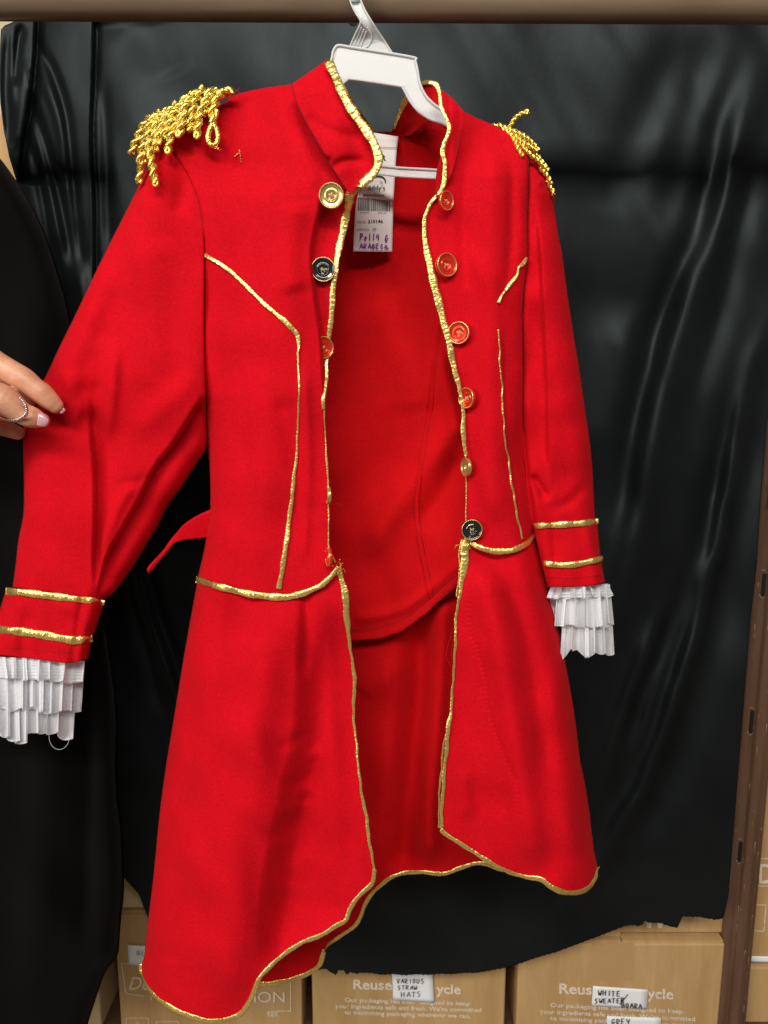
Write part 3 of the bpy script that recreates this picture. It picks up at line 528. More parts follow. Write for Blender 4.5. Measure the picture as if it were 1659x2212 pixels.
def yBS(U, V, s=None, t=None):
    d = np.clip((V - 1250) / 800, 0, 1)
    y = .800 - .010 * d - .02 * ((U - 830) / 400) ** 2
    y = y + ridge([(900, 1330), (905, 1500), (880, 1750), (870, 1900)], .020, 30, U, V, .1) + ridge([(850, 1390), (840, 1600), (815, 1900)], -.008, 36, U, V, .15)
    y = y + ridge([(960, 1270), (945, 1500), (930, 1700), (925, 1880)], -.014, 24, U, V, .1) + ridge([(780, 1500), (800, 1480), (850, 1470)], -.004, 30, U, V)
    y = y + stepf([(700, 1990), (699, 2060), (697, 2110)], .02, 5, 30, U, V, 0)
    return y + wob(U, V, .004, 150, 13)
patch('back_skirt', [(440, 1250), (760, 1300), (1150, 1180)], bhem, [(440, 1250), (330, 2060)], [(1150, 1180), (1270, 1850)], 130, 150, yBS, M['red_in'], coat, label='back of the skirt seen from the lining side')
trim('hem_braid', [(p[0], p[1], 12 if p[0] < 700 else 10) for p in bhem[2:]], yBS, 10, M['gold'], coat, seed=25, thick=.26)
# belt tab
patch('belt_tab', [(460, 1098), (427, 1113), (397, 1133), (374, 1160), (351, 1190), (324, 1219), (317, 1231)], [(450, 1159), (438, 1160), (410, 1163), (377, 1170), (357, 1193), (334, 1220), (318, 1234)], [(460, 1098), (450, 1159)], [(317, 1231), (318, 1234)], 50, 12,
      lambda U, V, s, t: .752 - .02 * s - .006 * np.sin(s * 3.1) * t + .004 * t, M['red'], coat, thick=.003)
seam('belt_tab_edge', [(452, 1158), (410, 1162), (379, 1170), (359, 1192), (336, 1219), (320, 1233)], lambda u, v: .735 + 0 * u, coat, 1.2, 'red')

# buttons
def button_mesh(mat):
    nr, na = 26, 56; a = np.linspace(0, 2 * np.pi, na, endpoint=False)
    r = np.r_[np.linspace(0.02, 1.0, nr), 1.03, 1.0]
    prof = np.interp(r[:nr], [0, .36, .42, .47, .53, .60, .86, .93, .98, 1.0], [.02, .02, .13, .17, .12, .10, .17, .27, .25, .16])
    z = np.r_[prof, .05, -.08]
    X = r[:, None] * np.cos(a); Z = r[:, None] * np.sin(a); H = z[:, None] + 0 * X
    for hx, hz in ((.16, .16), (-.16, .16), (.16, -.16), (-.16, -.16)):
        H = H - .10 * np.exp(-(((X - hx) ** 2 + (Z - hz) ** 2) / .0055))
    P = np.stack([X, -H, Z], -1).reshape(-1, 3)
    me = D.meshes.new('button'); F = gridfaces(len(r), na, 0, True).tolist() + [list(range(na))]
    me.from_pydata(P.tolist(), [], F); me.materials.append(mat); me.polygons.foreach_set('use_smooth', [True] * len(me.polygons)); me.update()
    return me
bmesh_ = {k: button_mesh(M[k]) for k in ('button', 'button_dark_refl', 'button_red_refl')}
rimP = np.stack([np.cos(np.linspace(0, 6.2832, 49)) * .96, -.24 + 0 * np.linspace(0, 1, 49), np.sin(np.linspace(0, 6.2832, 49)) * .96], -1)
rv, rf = tube('r', rimP, .055, None, sides=8, data=True, caps=False)
rim_me = D.meshes.new('rim'); rim_me.from_pydata(rv.tolist(), [], rf); rim_me.materials.append(M['button']); rim_me.polygons.foreach_set('use_smooth', [True] * len(rim_me.polygons))
thp = []
for x0, z0, x1, z1 in ((-.16, .16, .16, -.16), (-.16, -.16, .16, .16), (-.16, .16, -.1, -.16), (.16, -.16, .16, .16)):
    tt = np.linspace(0, 1, 9); thp.append(tube('t', np.stack([x0 + (x1 - x0) * tt, -.02 - .11 * np.sin(tt * 3.14), z0 + (z1 - z0) * tt], -1), .030, None, sides=6, data=True))
vv, ff, k_ = [], [], 0
for v_, f_ in thp: vv.append(v_); ff += [[i + k_ for i in q] for q in f_]; k_ += len(v_)
th_me = D.meshes.new('thread'); th_me.from_pydata(np.vstack(vv).tolist(), [], ff); th_me.materials.append(M['thread'])
def add_button(u, v, yc, rpx, yaw, pitch, roll, kind, label):
    P = W(u, v, yc); sc = rpx * yc / FPX
    o = D.objects.new('button', bmesh_[kind]); COL.objects.link(o); o.parent = coat.o
    o.location = P - coat.loc; o.scale = (sc,) * 3; o.rotation_euler = (R(pitch), R(roll), R(yaw)); o['label'] = label
    for nm, me in (('rim', rim_me), ('thread', th_me)):
        c_ = D.objects.new(nm, me); COL.objects.link(c_); c_.parent = o
yl = lambda u, v: float(yL(np.array([float(u)]), np.array([float(v)]))[0]); yr = lambda u, v: float(yR(np.array([float(u)]), np.array([float(v)]))[0])
add_button(716, 423, .7005, 25, 0, 4, 20, 'button', 'shiny gold button below the collar')
add_button(698, 583, yl(698, 583) - .003, 25, 4, -4, 10, 'button_dark_refl', 'gold rimmed button with painted dark reflection')
add_button(697, 751, yl(703, 751) - .004, 23, 30, 0, -15, 'button_red_refl', 'gold button with painted red reflection, half hidden by a fold')
add_button(711, 1070, yl(706, 1070) - .004, 19, -76, 0, 0, 'button', 'gold button seen edge on')
add_button(712, 1203, yl(708, 1200) - .006, 21, -72, 0, 0, 'button_red_refl', 'gold rimmed button turned away by the waist')
add_button(962, 434, .7085, 19, 40, 0, -8, 'button_red_refl', 'gold button with painted red reflection, lying flat below the collar')
add_button(963, 573, yr(963, 573) - .004, 24, 28, -4, 5, 'button_red_refl', 'gold button with painted red reflection beside the braid')
add_button(992, 719, yr(992, 719) - .004, 23, -22, 0, 12, 'button_red_refl', 'reddish gold button beside the braid')
add_button(1010, 860, yr(1010, 860) - .004, 22, -50, 0, -12, 'button_red_refl', 'gold button with painted red reflection, turned away')
add_button(1009, 1009, yr(1009, 1009) - .004, 20, -70, 0, 0, 'button', 'gold button seen nearly edge on')
add_button(1019, 1144, yr(1019, 1144) - .006, 23, 0, -3, 0, 'button_dark_refl', 'gold button with painted dark reflection and pale rim above the waist')
# frayed gold threads
g = np.random.RandomState(4); fr = []
def stray(u, v, n, sp, L, yf_, mat, name):
    out = []
    for i in range(n):
        a = g.rand() * 6.28; p = [(u + g.randn() * sp, v + g.randn() * sp)]
        for k in range(3): a += g.randn() * .5; p.append((p[-1][0] + math.cos(a) * L / 3, p[-1][1] + math.sin(a) * L / 3))
        c = curve(p, step=2); out.append(tube('x', W(c[:, 0], c[:, 1], yf_ - .002 - .002 * g.rand() + 0 * c[:, 0]), .45 * .7 / FPX, None, sides=4, data=True))
    join(name, out, mat, coat, kind='stuff')
stray(735, 1228, 12, 5, 14, .702, M['cord'], 'frayed_thread'); stray(1003, 1180, 16, 7, 16, .712, M['cord'], 'frayed_thread')
stray(505, 212, 14, 6, 16, .728, M['redthread'], 'frayed_thread'); stray(470, 320, 5, 4, 10, .70, M['cord'], 'frayed_thread')
c = curve([(506, 338), (512, 334), (517, 328)], step=2); d_ = curve([(517, 322), (519, 336), (522, 352)], step=2); e_ = curve([(712, 1090), (728, 1088), (742, 1092)], step=2)
join('frayed_thread', [tube('x', W(q[:, 0], q[:, 1], yL(q[:, 0], q[:, 1]) - .001), r_ * .7 / FPX, None, sides=4, data=True) for q, r_ in ((c, .9), (d_, .6))], M['cord'], coat, kind='stuff')
tube('loose_thread', W(e_[:, 0], e_[:, 1], .712 + 0 * e_[:, 0]), .5 * .7 / FPX, M['redthread'], coat, sides=4)
q = curve([(976, 1365), (969, 1390), (964, 1415), (970, 1432), (978, 1438), (975, 1410), (980, 1380)], step=2)
tube('loose_thread', W(q[:, 0], q[:, 1], .715 + 0 * q[:, 0]), .45 * .7 / FPX, M['redthread'], coat, sides=4)

# epaulettes: ropes of two twisted strands
def rope(pts, r, pitch, Yfn, root, parent, seed, loop=False, steps=1.4):
    c = curve([p if len(p) == 3 else p + (0.,) for p in pts], step=steps)
    Y = Yfn(c[:, 0], c[:, 1]) - c[:, 2] * .001
    P = W(c[:, 0], c[:, 1], Y); T = np.gradient(P, axis=0); L = np.r_[0, np.cumsum(np.linalg.norm(np.diff(P, axis=0), axis=1))]
    T /= np.linalg.norm(T, axis=1)[:, None]; ref = np.array([0, -1., 0]); N = ref - (T @ ref)[:, None] * T; N /= np.linalg.norm(N, axis=1)[:, None] + 1e-9; B = np.cross(T, N)
    out = []; ph = seed * 1.7
    for k in (0, 1):
        a = L / pitch * 2 * np.pi + ph + k * np.pi
        q = P + (N * np.cos(a)[:, None] + B * np.sin(a)[:, None]) * r * .52
        rr = r * .58 * (1 + .05 * np.sin(L / (r * .5) * 3)); 
        out.append(tube('s', q, rr, None, sides=7, jitter=.06, seed=seed, data=True))
    return join('bullion_cord', out, M['cord'], root, parent)
ep = D.objects.new('epaulette', None); COL.objects.link(ep); ep.parent = coat.o
O1 = (263.3, 164.6); k1 = .1653
def c1(*p): return [(O1[0] + x * k1, O1[1] + y * k1) + ((z,) if z else (0.,)) for (x, y, *zz) in p for z in [zz[0] if zz else 0]]
yE = lambda u, v: np.interp(u, [263, 330, 400, 500], [.722, .708, .706, .716])
rp = .0037
ropes = [
 [(1170, 160, 2), (1110, 290, 6), (1060, 400, 8), (1020, 500, 9), (995, 640, 9), (978, 775, 9)],
 [(1070, 150, 0), (1000, 260, 4), (945, 350, 6), (920, 470, 8), (900, 600, 9), (880, 725, 9)],
 [(1000, 200, 0), (900, 300, 5), (830, 420, 8), (810, 540, 9), (780, 660, 10), (738, 765, 10)],
 [(930, 230, 0), (860, 330, 3), (790, 460, 7), (745, 570, 8), (690, 680, 9), (640, 800, 10), (600, 985, 10)],
 [(860, 260, 0), (780, 370, 3), (680, 480, 5), (630, 600, 7), (570, 720, 8), (540, 810, 9)],
 [(730, 360, 0), (640, 450, 3), (560, 560, 5), (520, 680, 7), (480, 790, 8), (485, 900, 8)],
 [(640, 420, 0), (540, 500, 3), (460, 600, 5), (430, 720, 7), (430, 850, 8), (445, 985, 8)],
 [(520, 470, 0), (420, 560, 3), (360, 680, 5), (345, 800, 7), (350, 930, 8), (380, 1060, 10), (400, 1180, 11), (415, 1290, 11), (440, 1410, 11)],
 [(400, 520, 0), (310, 610, 0), (250, 700, 0), (200, 820, 0), (155, 910, 0), (125, 1020, 0)],
 [(460, 500, 0), (370, 620, 4), (310, 760, 4), (275, 900, 5), (245, 1050, 5), (240, 1165, 5)],
 [(380, 640, 0), (320, 820, 2), (300, 960, 2), (290, 1080, 2), (240, 1250, 0), (222, 1400, 0)],
 [(600, 480, 1), (580, 600, 4), (510, 730, 6), (470, 860, 6), (450, 940, 6)],
 [(1250, 190, 2), (1180, 250, 4), (1130, 330, 6), (1090, 420, 6), (1060, 520, 6)],
]
for i, p in enumerate(ropes): rope(c1(*p), rp * (.9 + .2 * random.random()), rp * 4.6, yE, coat, ep, i + 1)
rope(c1((1420, 240, 2), (1390, 190, 3), (1320, 220, 4), (1250, 290, 6), (1205, 400, 8), (1180, 520, 9), (1195, 620, 9)), rp * 1.05, rp * 5.2, yE, coat, ep, 30)
q = curve([(O1[0] + x * k1, O1[1] + y * k1) for x, y in ((1195, 600), (1150, 690), (1125, 790), (1140, 870), (1190, 905), (1240, 870), (1255, 780), (1235, 690), (1190, 600), (1230, 520), (1240, 440))], step=1.4)
tube('cord_loop', W(q[:, 0], q[:, 1], yE(q[:, 0], q[:, 1]) - .010), rp * .62, M['cord'], coat, ep, sides=9, jitter=.12)
for (x, y) in ((978, 775), (600, 975), (738, 755), (440, 1400)):      # folded loop ends
    a = np.linspace(0, 6.28, 22); uu = O1[0] + (x + 26 * np.cos(a)) * k1; vv_ = O1[1] + (y - 2 + 34 * np.sin(a)) * k1
    tube('cord_loop', W(uu, vv_, yE(uu, vv_) - .012), rp * .42, M['cord'], coat, ep, sides=8, caps=False)
ep2 = D.objects.new('epaulette', None); COL.objects.link(ep2); ep2.parent = coat.o
O1 = (1031.4, 208.5); k1 = .1157; rq = .0022
yE2 = lambda u, v: np.interp(u, [1050, 1140, 1200], [.735, .728, .738])
for i, p in enumerate([[(215, 575), (400, 540, 1), (600, 620, 2), (780, 690, 3), (930, 780, 3), (1050, 900, 3), (1140, 1010, 3)],
 [(590, 600, 2), (640, 500, 2), (700, 410, 2), (800, 330, 2), (880, 300, 2), (930, 275, 2), (945, 330, 2)],
 [(450, 600, 2), (600, 690, 3), (680, 790, 5), (740, 920, 7), (790, 1020, 8), (850, 1120, 8)],
 [(500, 640, 0), (700, 740, 2), (850, 850, 3), (980, 940, 3), (1110, 1030, 3)],
 [(780, 860, 2), (900, 990, 3), (1020, 1120, 4), (1130, 1200, 4), (1220, 1290, 4), (1310, 1400, 3)],
 [(1060, 1040, 0), (1150, 1150, 1), (1230, 1260, 1), (1320, 1380, 1)],
 [(1160, 1330, 1), (1260, 1430, 2), (1330, 1530, 2), (1375, 1640, 2)],
 [(1310, 1560, 0), (1350, 1680, 0), (1400, 1760, 0), (1420, 1840, 0)],
 [(650, 620, 0), (820, 720, 0), (960, 830, 0), (1080, 950, 0)]]):
    rope(c1(*p), rq, rq * 4.2, yE2, coat, ep2, i + 3, steps=1.1)

# care label
yT = lambda u, v: .770 + .00018 * (np.asarray(u, float) - 810) + .0 * np.asarray(v, float)
lab = patch('care_label', [(797, 285), (861, 295)], [(763, 543), (847, 544)], [(797, 285), (789, 345), (769, 443), (763, 543)], [(861, 295), (855, 350), (850, 440), (847, 544)], 20, 60, lambda U, V, s, t: yT(U, V) + .0008 * np.sin(V / 40) , M['label'], coat, thick=.0003, label='long white label with barcode and purple handwriting')
lab2 = patch('brand_label', [(797, 293), (860, 298)], [(776, 427), (850, 434)], [(797, 293), (788, 350), (776, 427)], [(860, 298), (856, 340), (850, 434)], 16, 30, lambda U, V, s, t: yT(U, V) - .002 + .0006 * np.sin(V / 20), M['label'], coat, thick=.0003, label='shorter white brand label over the care label')
a_ = lambda u, v: yT(u, v) - .0014; b_ = lambda u, v: yT(u, v) - .0031
join('printed_text', [text("eddy's", 796, 409, 36, 10.5, b_, .01, down=.05), text('by', 821, 395, 6.5, 5.5, b_, down=.05), text('R', 824, 347, 10, 12, b_, .02), text('MADE IN EUROPE', 785, 423.5, 45, 4.6, b_, .02, down=.03)], M['ink'], coat, lab2)
q = curve([(806, 383), (815, 380), (826, 382), (832, 388), (833, 394)], step=1.5); tube('printed_swash', W(q[:, 0], q[:, 1], b_(q[:, 0], q[:, 1])), 1.3 * .77 / FPX, M['ink'], coat, lab2, sides=6, flat=((0, -1, 0), .3))
st = text("Art-Nr.", 772, 481.5, 20, 5, a_, 0); st2 = text('215146', 795, 481, 32, 6.2, a_, .02)
join('printed_text', [st2, text('XS', 805, 497.5, 8, 5, a_, .01)], M['ink'], coat, lab)
join('printed_text', [st, text('größe/size', 771, 497, 27, 4.4, a_, 0), text('418369', 777, 461, 20, 3.4, a_), text('304138', 816, 461.5, 19, 3.4, a_)], M['grey_ink'], coat, lab)
g = np.random.RandomState(12); bars = []; x = 773.0
while x < 842:
    wd = g.choice([.55, .9, 1.4]); top_, bot_ = 427 + (x - 773) * .1, 455 + (x - 773) * .02
    uu = np.array([x, x + wd, x + wd, x]); vv2 = np.array([top_, top_, bot_, bot_]) ; bars.append((W(uu, vv2, a_(uu, vv2)), [[0, 1, 2, 3]])); x += wd + g.choice([.7, 1.0, 1.5])
bo = join('barcode', bars, M['ink'], coat, lab, smooth=False); bo['kind'] = 'stuff'
join('purple_handwriting', strokes(hand('Polly G', 778, 503, 62, 15, .06) + hand('ARABESQ', 777, 525, 62, 10, .06) , a_, 1.15), M['purple'], coat, lab)
seam('label_stitching', [(800, 317), (830, 318), (858, 319)], lambda u, v: yT(u, v) - .0035, coat, .6, 'redthread')

# ================================================================== hanger
hz = .736
hang = Root('clothes_hanger', Pt(800, 150, hz), 'white plastic clothes hanger hooked over the brown rail, inside the red coat collar', 'hanger')
def plate(name, outline, Y, th, mat, root, parent=None, bev=.0008):
    c = curve(outline, step=4, smooth=False); bm = bmesh.new()
    P = W(c[:, 0], c[:, 1], Y(c[:, 1]) if callable(Y) else Y + 0 * c[:, 0]) - root.loc
    vs = [bm.verts.new(p) for p in P]; f = bm.faces.new(vs); bm.normal_update()
    if f.normal.y > 0: f.normal_flip()
    r_ = bmesh.ops.extrude_face_region(bm, geom=[f]); nv = [e for e in r_['geom'] if isinstance(e, bmesh.types.BMVert)]
    for v_ in nv: v_.co.y += th
    bmesh.ops.recalc_face_normals(bm, faces=bm.faces)
    me = D.meshes.new(name); bm.to_mesh(me); bm.free(); me.materials.append(mat)
    o = D.objects.new(name, me); COL.objects.link(o); o.parent = parent or root.o
    md = o.modifiers.new('b', 'BEVEL'); md.width = bev; md.segments = 2; md.limit_method = 'ANGLE'
    return o
body_ol = [(716, 126), (719, 113), (724, 103), (728, 98), (734, 96), (760, 100), (889, 121), (895, 124), (899, 131), (904, 152), (909, 179), (919, 202), (932, 217), (949, 230), (990, 252), (1040, 275), (1100, 302), (1150, 335), (1150, 355), (1090, 330), (1020, 300), (956, 268), (929, 259), (902, 241), (884, 218), (874, 198), (868, 189), (860, 187), (760, 172), (751, 173), (740, 182), (700, 225), (620, 262), (520, 295), (420, 325), (420, 300), (520, 262), (620, 225), (690, 180), (712, 145)]
hb = plate('hanger_body', body_ol, hz, .0035, M['plastic'], hang)
def rimtube(pts, Y, r, mat, root, parent, name):
    c = curve(pts, step=3); return tube(name, W(c[:, 0], c[:, 1], Y(c[:, 1]) if callable(Y) else Y + 0 * c[:, 0]), r * .735 / FPX, mat, root, parent, sides=8)
rimtube([(700, 170), (716, 128), (719, 113), (726, 100), (736, 98), (760, 102), (888, 123), (897, 132), (902, 152), (907, 180), (918, 204), (931, 219), (948, 232), (990, 254)], hz - .001, 2.6, M['plastic'], hang, hb, 'rim')
rimtube([(735, 186), (750, 173), (762, 171), (860, 185), (870, 190), (885, 217), (903, 239), (930, 257), (957, 266), (1010, 292)], hz - .001, 2.4, M['plastic'], hang, hb, 'rim')
neck_ol = [(755, -2), (760, 13), (769, 30), (778, 46), (766, 75), (754, 101), (850, 118), (840, 102), (830, 86), (810, 56), (790, 23), (780, -2)]
hy = lambda v: hz - .012 * (1 - sm((np.asarray(v, float) - 40) / 60)); hy1 = lambda v: hy(v) - .001
hk = plate('hook', neck_ol, hy, .0030, M['plastic'], hang)
rimtube([(756, 0), (761, 14), (770, 31), (779, 47), (767, 75), (756, 100)], hy1, 1.8, M['plastic'], hang, hk, 'rib'); rimtube([(779, 0), (789, 23), (809, 56), (829, 86), (848, 116)], hy1, 1.8, M['plastic'], hang, hk, 'rib')
for i in range(3):
    rimtube([(781 + i * 5, 58 + i * 5), (774 + i * 6, 76 + i * 3), (766 + i * 7, 98 + i)], hy1, 1.2, M['plastic'], hang, hk, 'rib')
rimtube([(792, 58), (802, 72), (802, 86), (794, 100), (780, 104)], hy1, 1.4, M['plastic'], hang, hk, 'rib')
rimtube([(779, 46), (792, 58)], hy1, 1.2, M['plastic'], hang, hk, 'rib')
# bent top of the hook going over the rail
RAILR = .0165; railc = W(829, -1, .752); p0 = W(767, 0, hz - .012)
hp = [p0 + [0, 0, -.002], p0 + [0, 0, .02]]
for a in np.linspace(0, 200, 14):
    hp.append(np.array([p0[0] - .002 * a / 100, railc[1] - .0265 * math.cos(R(a)) , railc[2] + .0265 * math.sin(R(a)) + (.01 if a < 1 else 0)]))
tube('hook_tip', curve(np.array(hp)[:, [0, 2, 1]], step=.004)[:, [0, 2, 1]], .0042, M['plastic'], hang, hk, sides=8)
bar = plate('trouser_bar', [(560, 322), (820, 357), (945, 366), (1110, 378), (1110, 396), (945, 386), (820, 376), (560, 341)], .742, .003, M['clear'], hang)
rimtube([(562, 324), (820, 358), (945, 367), (1108, 379)], .741, 2.3, M['plastic'], hang, bar, 'rib'); rimtube([(562, 340), (820, 376), (945, 385), (1108, 395)], .741, 2.3, M['plastic'], hang, bar, 'rib')

# ================================================================== rail
a = np.linspace(0, 2 * np.pi, 40, endpoint=False); L_, R_ = W(-500, -3, .752), W(2200, 9, .752)
rl, rf_ = tube('r', np.linspace(L_, R_, 40), RAILR, None, sides=40, data=True)
ro = link('clothes_rail', rl, rf_, M['rail']); tag(ro, 'thick brown metal clothes rail across the top, holding the white hanger', 'rail')
pass

# ================================================================== black satin backdrop cloth
cur_top = [(2, 64), (10, 55), (22, 50), (40, 42), (75, 33), (110, 15), (200, -10), (300, -30), (1720, -30)]
cur_left = [(2, 64), (-3, 150), (1, 220), (10, 290), (20, 340), (35, 390), (50, 600), (150, 1200), (240, 1700), (262, 1890)]
cur_jag = [(262, 1890), (300, 1932), (322, 1990), (400, 2035), (600, 2075), (686, 2096), (703, 2093), (717, 2101), (727, 2106), (730, 2096), (743, 2097), (748, 2106), (752, 2105), (757, 2100), (771, 2103), (779, 2101), (827, 2105), (883, 2106), (939, 2105), (995, 2103), (1052, 2099), (1094, 2090), (1119, 2082), (1152, 2071), (1200, 2058), (1249, 2040), (1298, 2021), (1347, 2001), (1363, 1999), (1379, 2001), (1389, 1996), (1391, 1988), (1402, 1993), (1428, 1995), (1444, 2000), (1464, 2004), (1467, 1998), (1470, 1990), (1473, 1983), (1477, 1981), (1509, 1980), (1526, 1985), (1545, 1987), (1563, 1983)]
cur_bot = [(262, 1890), (300, 1932), (322, 1990), (400, 2035), (600, 2075), (700, 2098), (827, 2105), (939, 2105), (1052, 2099), (1200, 2058), (1347, 2001), (1460, 1988), (1563, 1983)]
def ragged(U, V):
    a = np.array(cur_jag); b = curve(cur_bot, 300, False)
    dv = np.interp(U, a[:, 0], a[:, 1]) - np.interp(U, b[:, 0], b[:, 1])
    fray = 1.2 * np.sin(U * .9) * np.sin(U * .37 + 1) + .8 * np.sin(U * 2.1)
    m = np.exp(-np.clip(np.interp(U, b[:, 0], b[:, 1]) - V, 0, 900) / 14) * (U > 330)
    return U, V + (dv + fray) * m
cur_right = [(1720, -30), (1710, 400), (1690, 700), (1668, 830), (1656, 921), (1642, 1097), (1635, 1215), (1622, 1334), (1605, 1537), (1595, 1663), (1574, 1934), (1563, 1983)]
def yK(U, V, s, t):
    y = .925 + 0 * U
    rr = lambda p, A, w_, k=.08: ridge(p, A * (.85 if p[0][0] > 500 else .55), w_ * (1.9 if p[0][0] > 1000 else 1.4), U, V, .3 if p[0][0] > 1000 else .2)
    y = y + stepf([(198, 20), (198, 99), (195, 198), (192, 298), (198, 430), (200, 620), (205, 900)], .014, 10, 60, U, V, .05)
    y = y + stepf([(74, 20), (70, 116), (60, 215), (46, 298), (36, 400)], .016, 9, 40, U, V, .05)
    for p, A, w_ in (([(20, 60), (14, 200), (22, 330)], .010, 8), ([(48, 45), (36, 120), (32, 190)], .012, 7), ([(27, 60), (26, 160), (28, 240)], -.006, 6), ([(50, 120), (48, 220), (30, 330)], -.008, 10)):
        y = y + rr(p, A, w_)
    for p, A, w_ in (([(78, 50), (88, 100), (116, 160), (140, 240), (152, 330), (165, 470), (180, 600)], .014, 8), ([(69, 112), (100, 185), (128, 250), (145, 320), (158, 430), (172, 560)], -.008, 11), ([(66, 185), (85, 260), (110, 350), (140, 480), (160, 600)], .010, 9), ([(63, 150), (84, 230), (104, 300), (130, 400)], -.006, 9),
                     ([(60, 270), (78, 350), (100, 470), (118, 600)], .009, 8), ([(64, 260), (90, 350), (115, 450), (135, 560)], -.006, 9), ([(210, 160), (212, 300), (215, 500), (225, 700)], -.007, 9), ([(222, 150), (226, 300), (240, 560)], .006, 9),
                     ([(240, 40), (262, 110), (280, 220), (290, 330)], -.005, 30), ([(340, 30), (345, 90), (380, 170)], .004, 26)):
        y = y + rr(p, A, w_)
    # long diagonal folds on the right
    for p, A, w_ in (([(1625, 40), (1588, 169), (1554, 271), (1534, 389), (1503, 508), (1470, 583), (1419, 718), (1402, 786), (1378, 887), (1361, 989), (1340, 1150), (1290, 1400)], .020, 17),
                     ([(1640, 60), (1600, 250), (1560, 400), (1503, 549), (1470, 684), (1442, 786), (1412, 904), (1388, 1006), (1368, 1097), (1330, 1300), (1260, 1500)], -.016, 22),
                     ([(1680, 600), (1652, 718), (1618, 803), (1595, 921), (1571, 1057), (1561, 1097), (1547, 1182), (1527, 1249), (1503, 1368), (1476, 1452), (1436, 1571), (1408, 1646), (1385, 1714), (1351, 1765), (1307, 1849), (1249, 1934), (1182, 2002), (1110, 2050)], -.018, 13),
                     ([(1700, 660), (1640, 880), (1612, 1000), (1585, 1130), (1555, 1290), (1510, 1480), (1465, 1620), (1420, 1730), (1350, 1850), (1280, 1950)], .014, 26),
                     ([(1620, 740), (1580, 860), (1555, 1000), (1530, 1130), (1500, 1250), (1470, 1340), (1430, 1480), (1390, 1620), (1300, 1790)], .016, 14),
                     ([(1540, 1040), (1530, 1097), (1496, 1266), (1452, 1385), (1419, 1486), (1375, 1639), (1330, 1740)], -.010, 10),
                     ([(1440, 1280), (1415, 1351), (1380, 1440), (1351, 1520), (1320, 1620), (1290, 1760)], -.008, 10), ([(1460, 1290), (1430, 1400), (1390, 1500), (1350, 1640)], .008, 9),
                     ([(1480, 40), (1450, 130), (1400, 240), (1360, 330), (1330, 480)], .008, 26), ([(1540, 30), (1500, 200), (1460, 380), (1430, 520)], .007, 20), ([(1300, 180), (1250, 500), (1290, 900), (1240, 1300)], .006, 50),
                     ([(1380, 640), (1350, 760), (1310, 900), (1280, 1040)], -.010, 40), ([(1360, 1060), (1330, 1240), (1270, 1440)], -.006, 30), ([(1590, 280), (1570, 420), (1520, 620)], -.004, 10), ([(1640, 200), (1610, 420), (1570, 620), (1520, 800), (1490, 960)], .006, 14),
                     ([(288, 1180), (317, 1312), (344, 1395), (380, 1510), (400, 1620)], -.014, 11), ([(300, 1170), (335, 1312), (365, 1395), (405, 1520)], .012, 12), ([(272, 1150), (290, 1290), (330, 1450), (350, 1560)], .008, 12), ([(370, 1000), (372, 1100), (380, 1200)], -.006, 12), ([(410, 960), (410, 1100)], -.006, 9), ([(170, 550), (180, 700), (200, 900)], -.008, 14)):
        y = y + rr(p, A, w_, .1)
    return y + wob(U, V, .0045, 520, 14) + wob(U, V, .0016, 170, 15)
cu_ = patch('backdrop_cloth', cur_top, cur_bot, cur_left, cur_right, 440, 520, yK, M['satin'], None, thick=.001, sm_=False, post=ragged)
tag(cu_, 'large creased black satin cloth hung behind the red coat, ragged lower edge', 'cloth')

# ================================================================== black garment hanging at the left
gr = [(-40, 300), (0, 342), (33, 387), (66, 440), (99, 509), (129, 600), (150, 680), (190, 900), (210, 1150), (225, 1335), (235, 1395), (248, 1477), (255, 1560), (253, 1646), (256, 1729), (265, 1795), (268, 1921), (262, 1981), (257, 2050), (255, 2063), (248, 2073), (228, 2100), (212, 2143), (198, 2186), (185, 2230), (170, 2300)]
fG = Iv(gr)
def yG(U, V, s, t):
    return .790 + .05 * edge(fG(V) - U, 50, 1.) + ridge([(60, 500), (80, 1000), (100, 1700), (60, 2250)], -.02, 50, U, V) + ridge([(170, 1000), (190, 1500), (180, 2100)], .012, 22, U, V) + wob(U, V, .004, 260, 16)
gar = patch('dark_garment', [(-420, 20), (-300, 40), (-180, 130), (-90, 245), (-40, 300)], [(-420, 2320), (170, 2300)], [(-420, 20), (-420, 2320)], gr, 70, 200, yG, M['velvet'], None, thick=.003)
tag(gar, 'plain black garment hanging at the picture edge, behind the hand and stretched sleeve', 'garment')

# ================================================================== steel post
post = Root('shelf_post', (W(1600, 2212, .985)[0], .985, .0), 'brown painted steel shelf post with slots and scratches beside the black cloth', 'post')
YP = .985
zt, zb = 2.1, .15
xl = W(1642, 1097, YP)[0]; xl2 = W(1544, 2212, YP)[0]; xr2 = W(1608, 2212, YP)[0]; xL = (xl + xl2) / 2; pw = xr2 - xl2
prof = [(0, 0), (0, -.004), (.006, -.007), (pw * .30, -.007), (pw * .36, -.013), (pw * .55, -.016), (pw * .75, -.013), (pw * .82, -.008), (pw * .95, -.006), (pw, 0), (pw, .03), (0, .03)]
P = []; 
for z in (zb, zt):
    for x, y in prof: P.append((xL + x, YP + y, z))
n_ = len(prof); F = [[i, (i + 1) % n_, n_ + (i + 1) % n_, n_ + i] for i in range(n_)] + [list(range(n_))[::-1], list(range(n_, 2 * n_))]
po = link('post_body', P, F, M['post'], post, smooth=False); md = po.modifiers.new('b', 'BEVEL'); md.width = .0015; md.segments = 3; md.limit_method = 'ANGLE'; md.angle_limit = R(20)
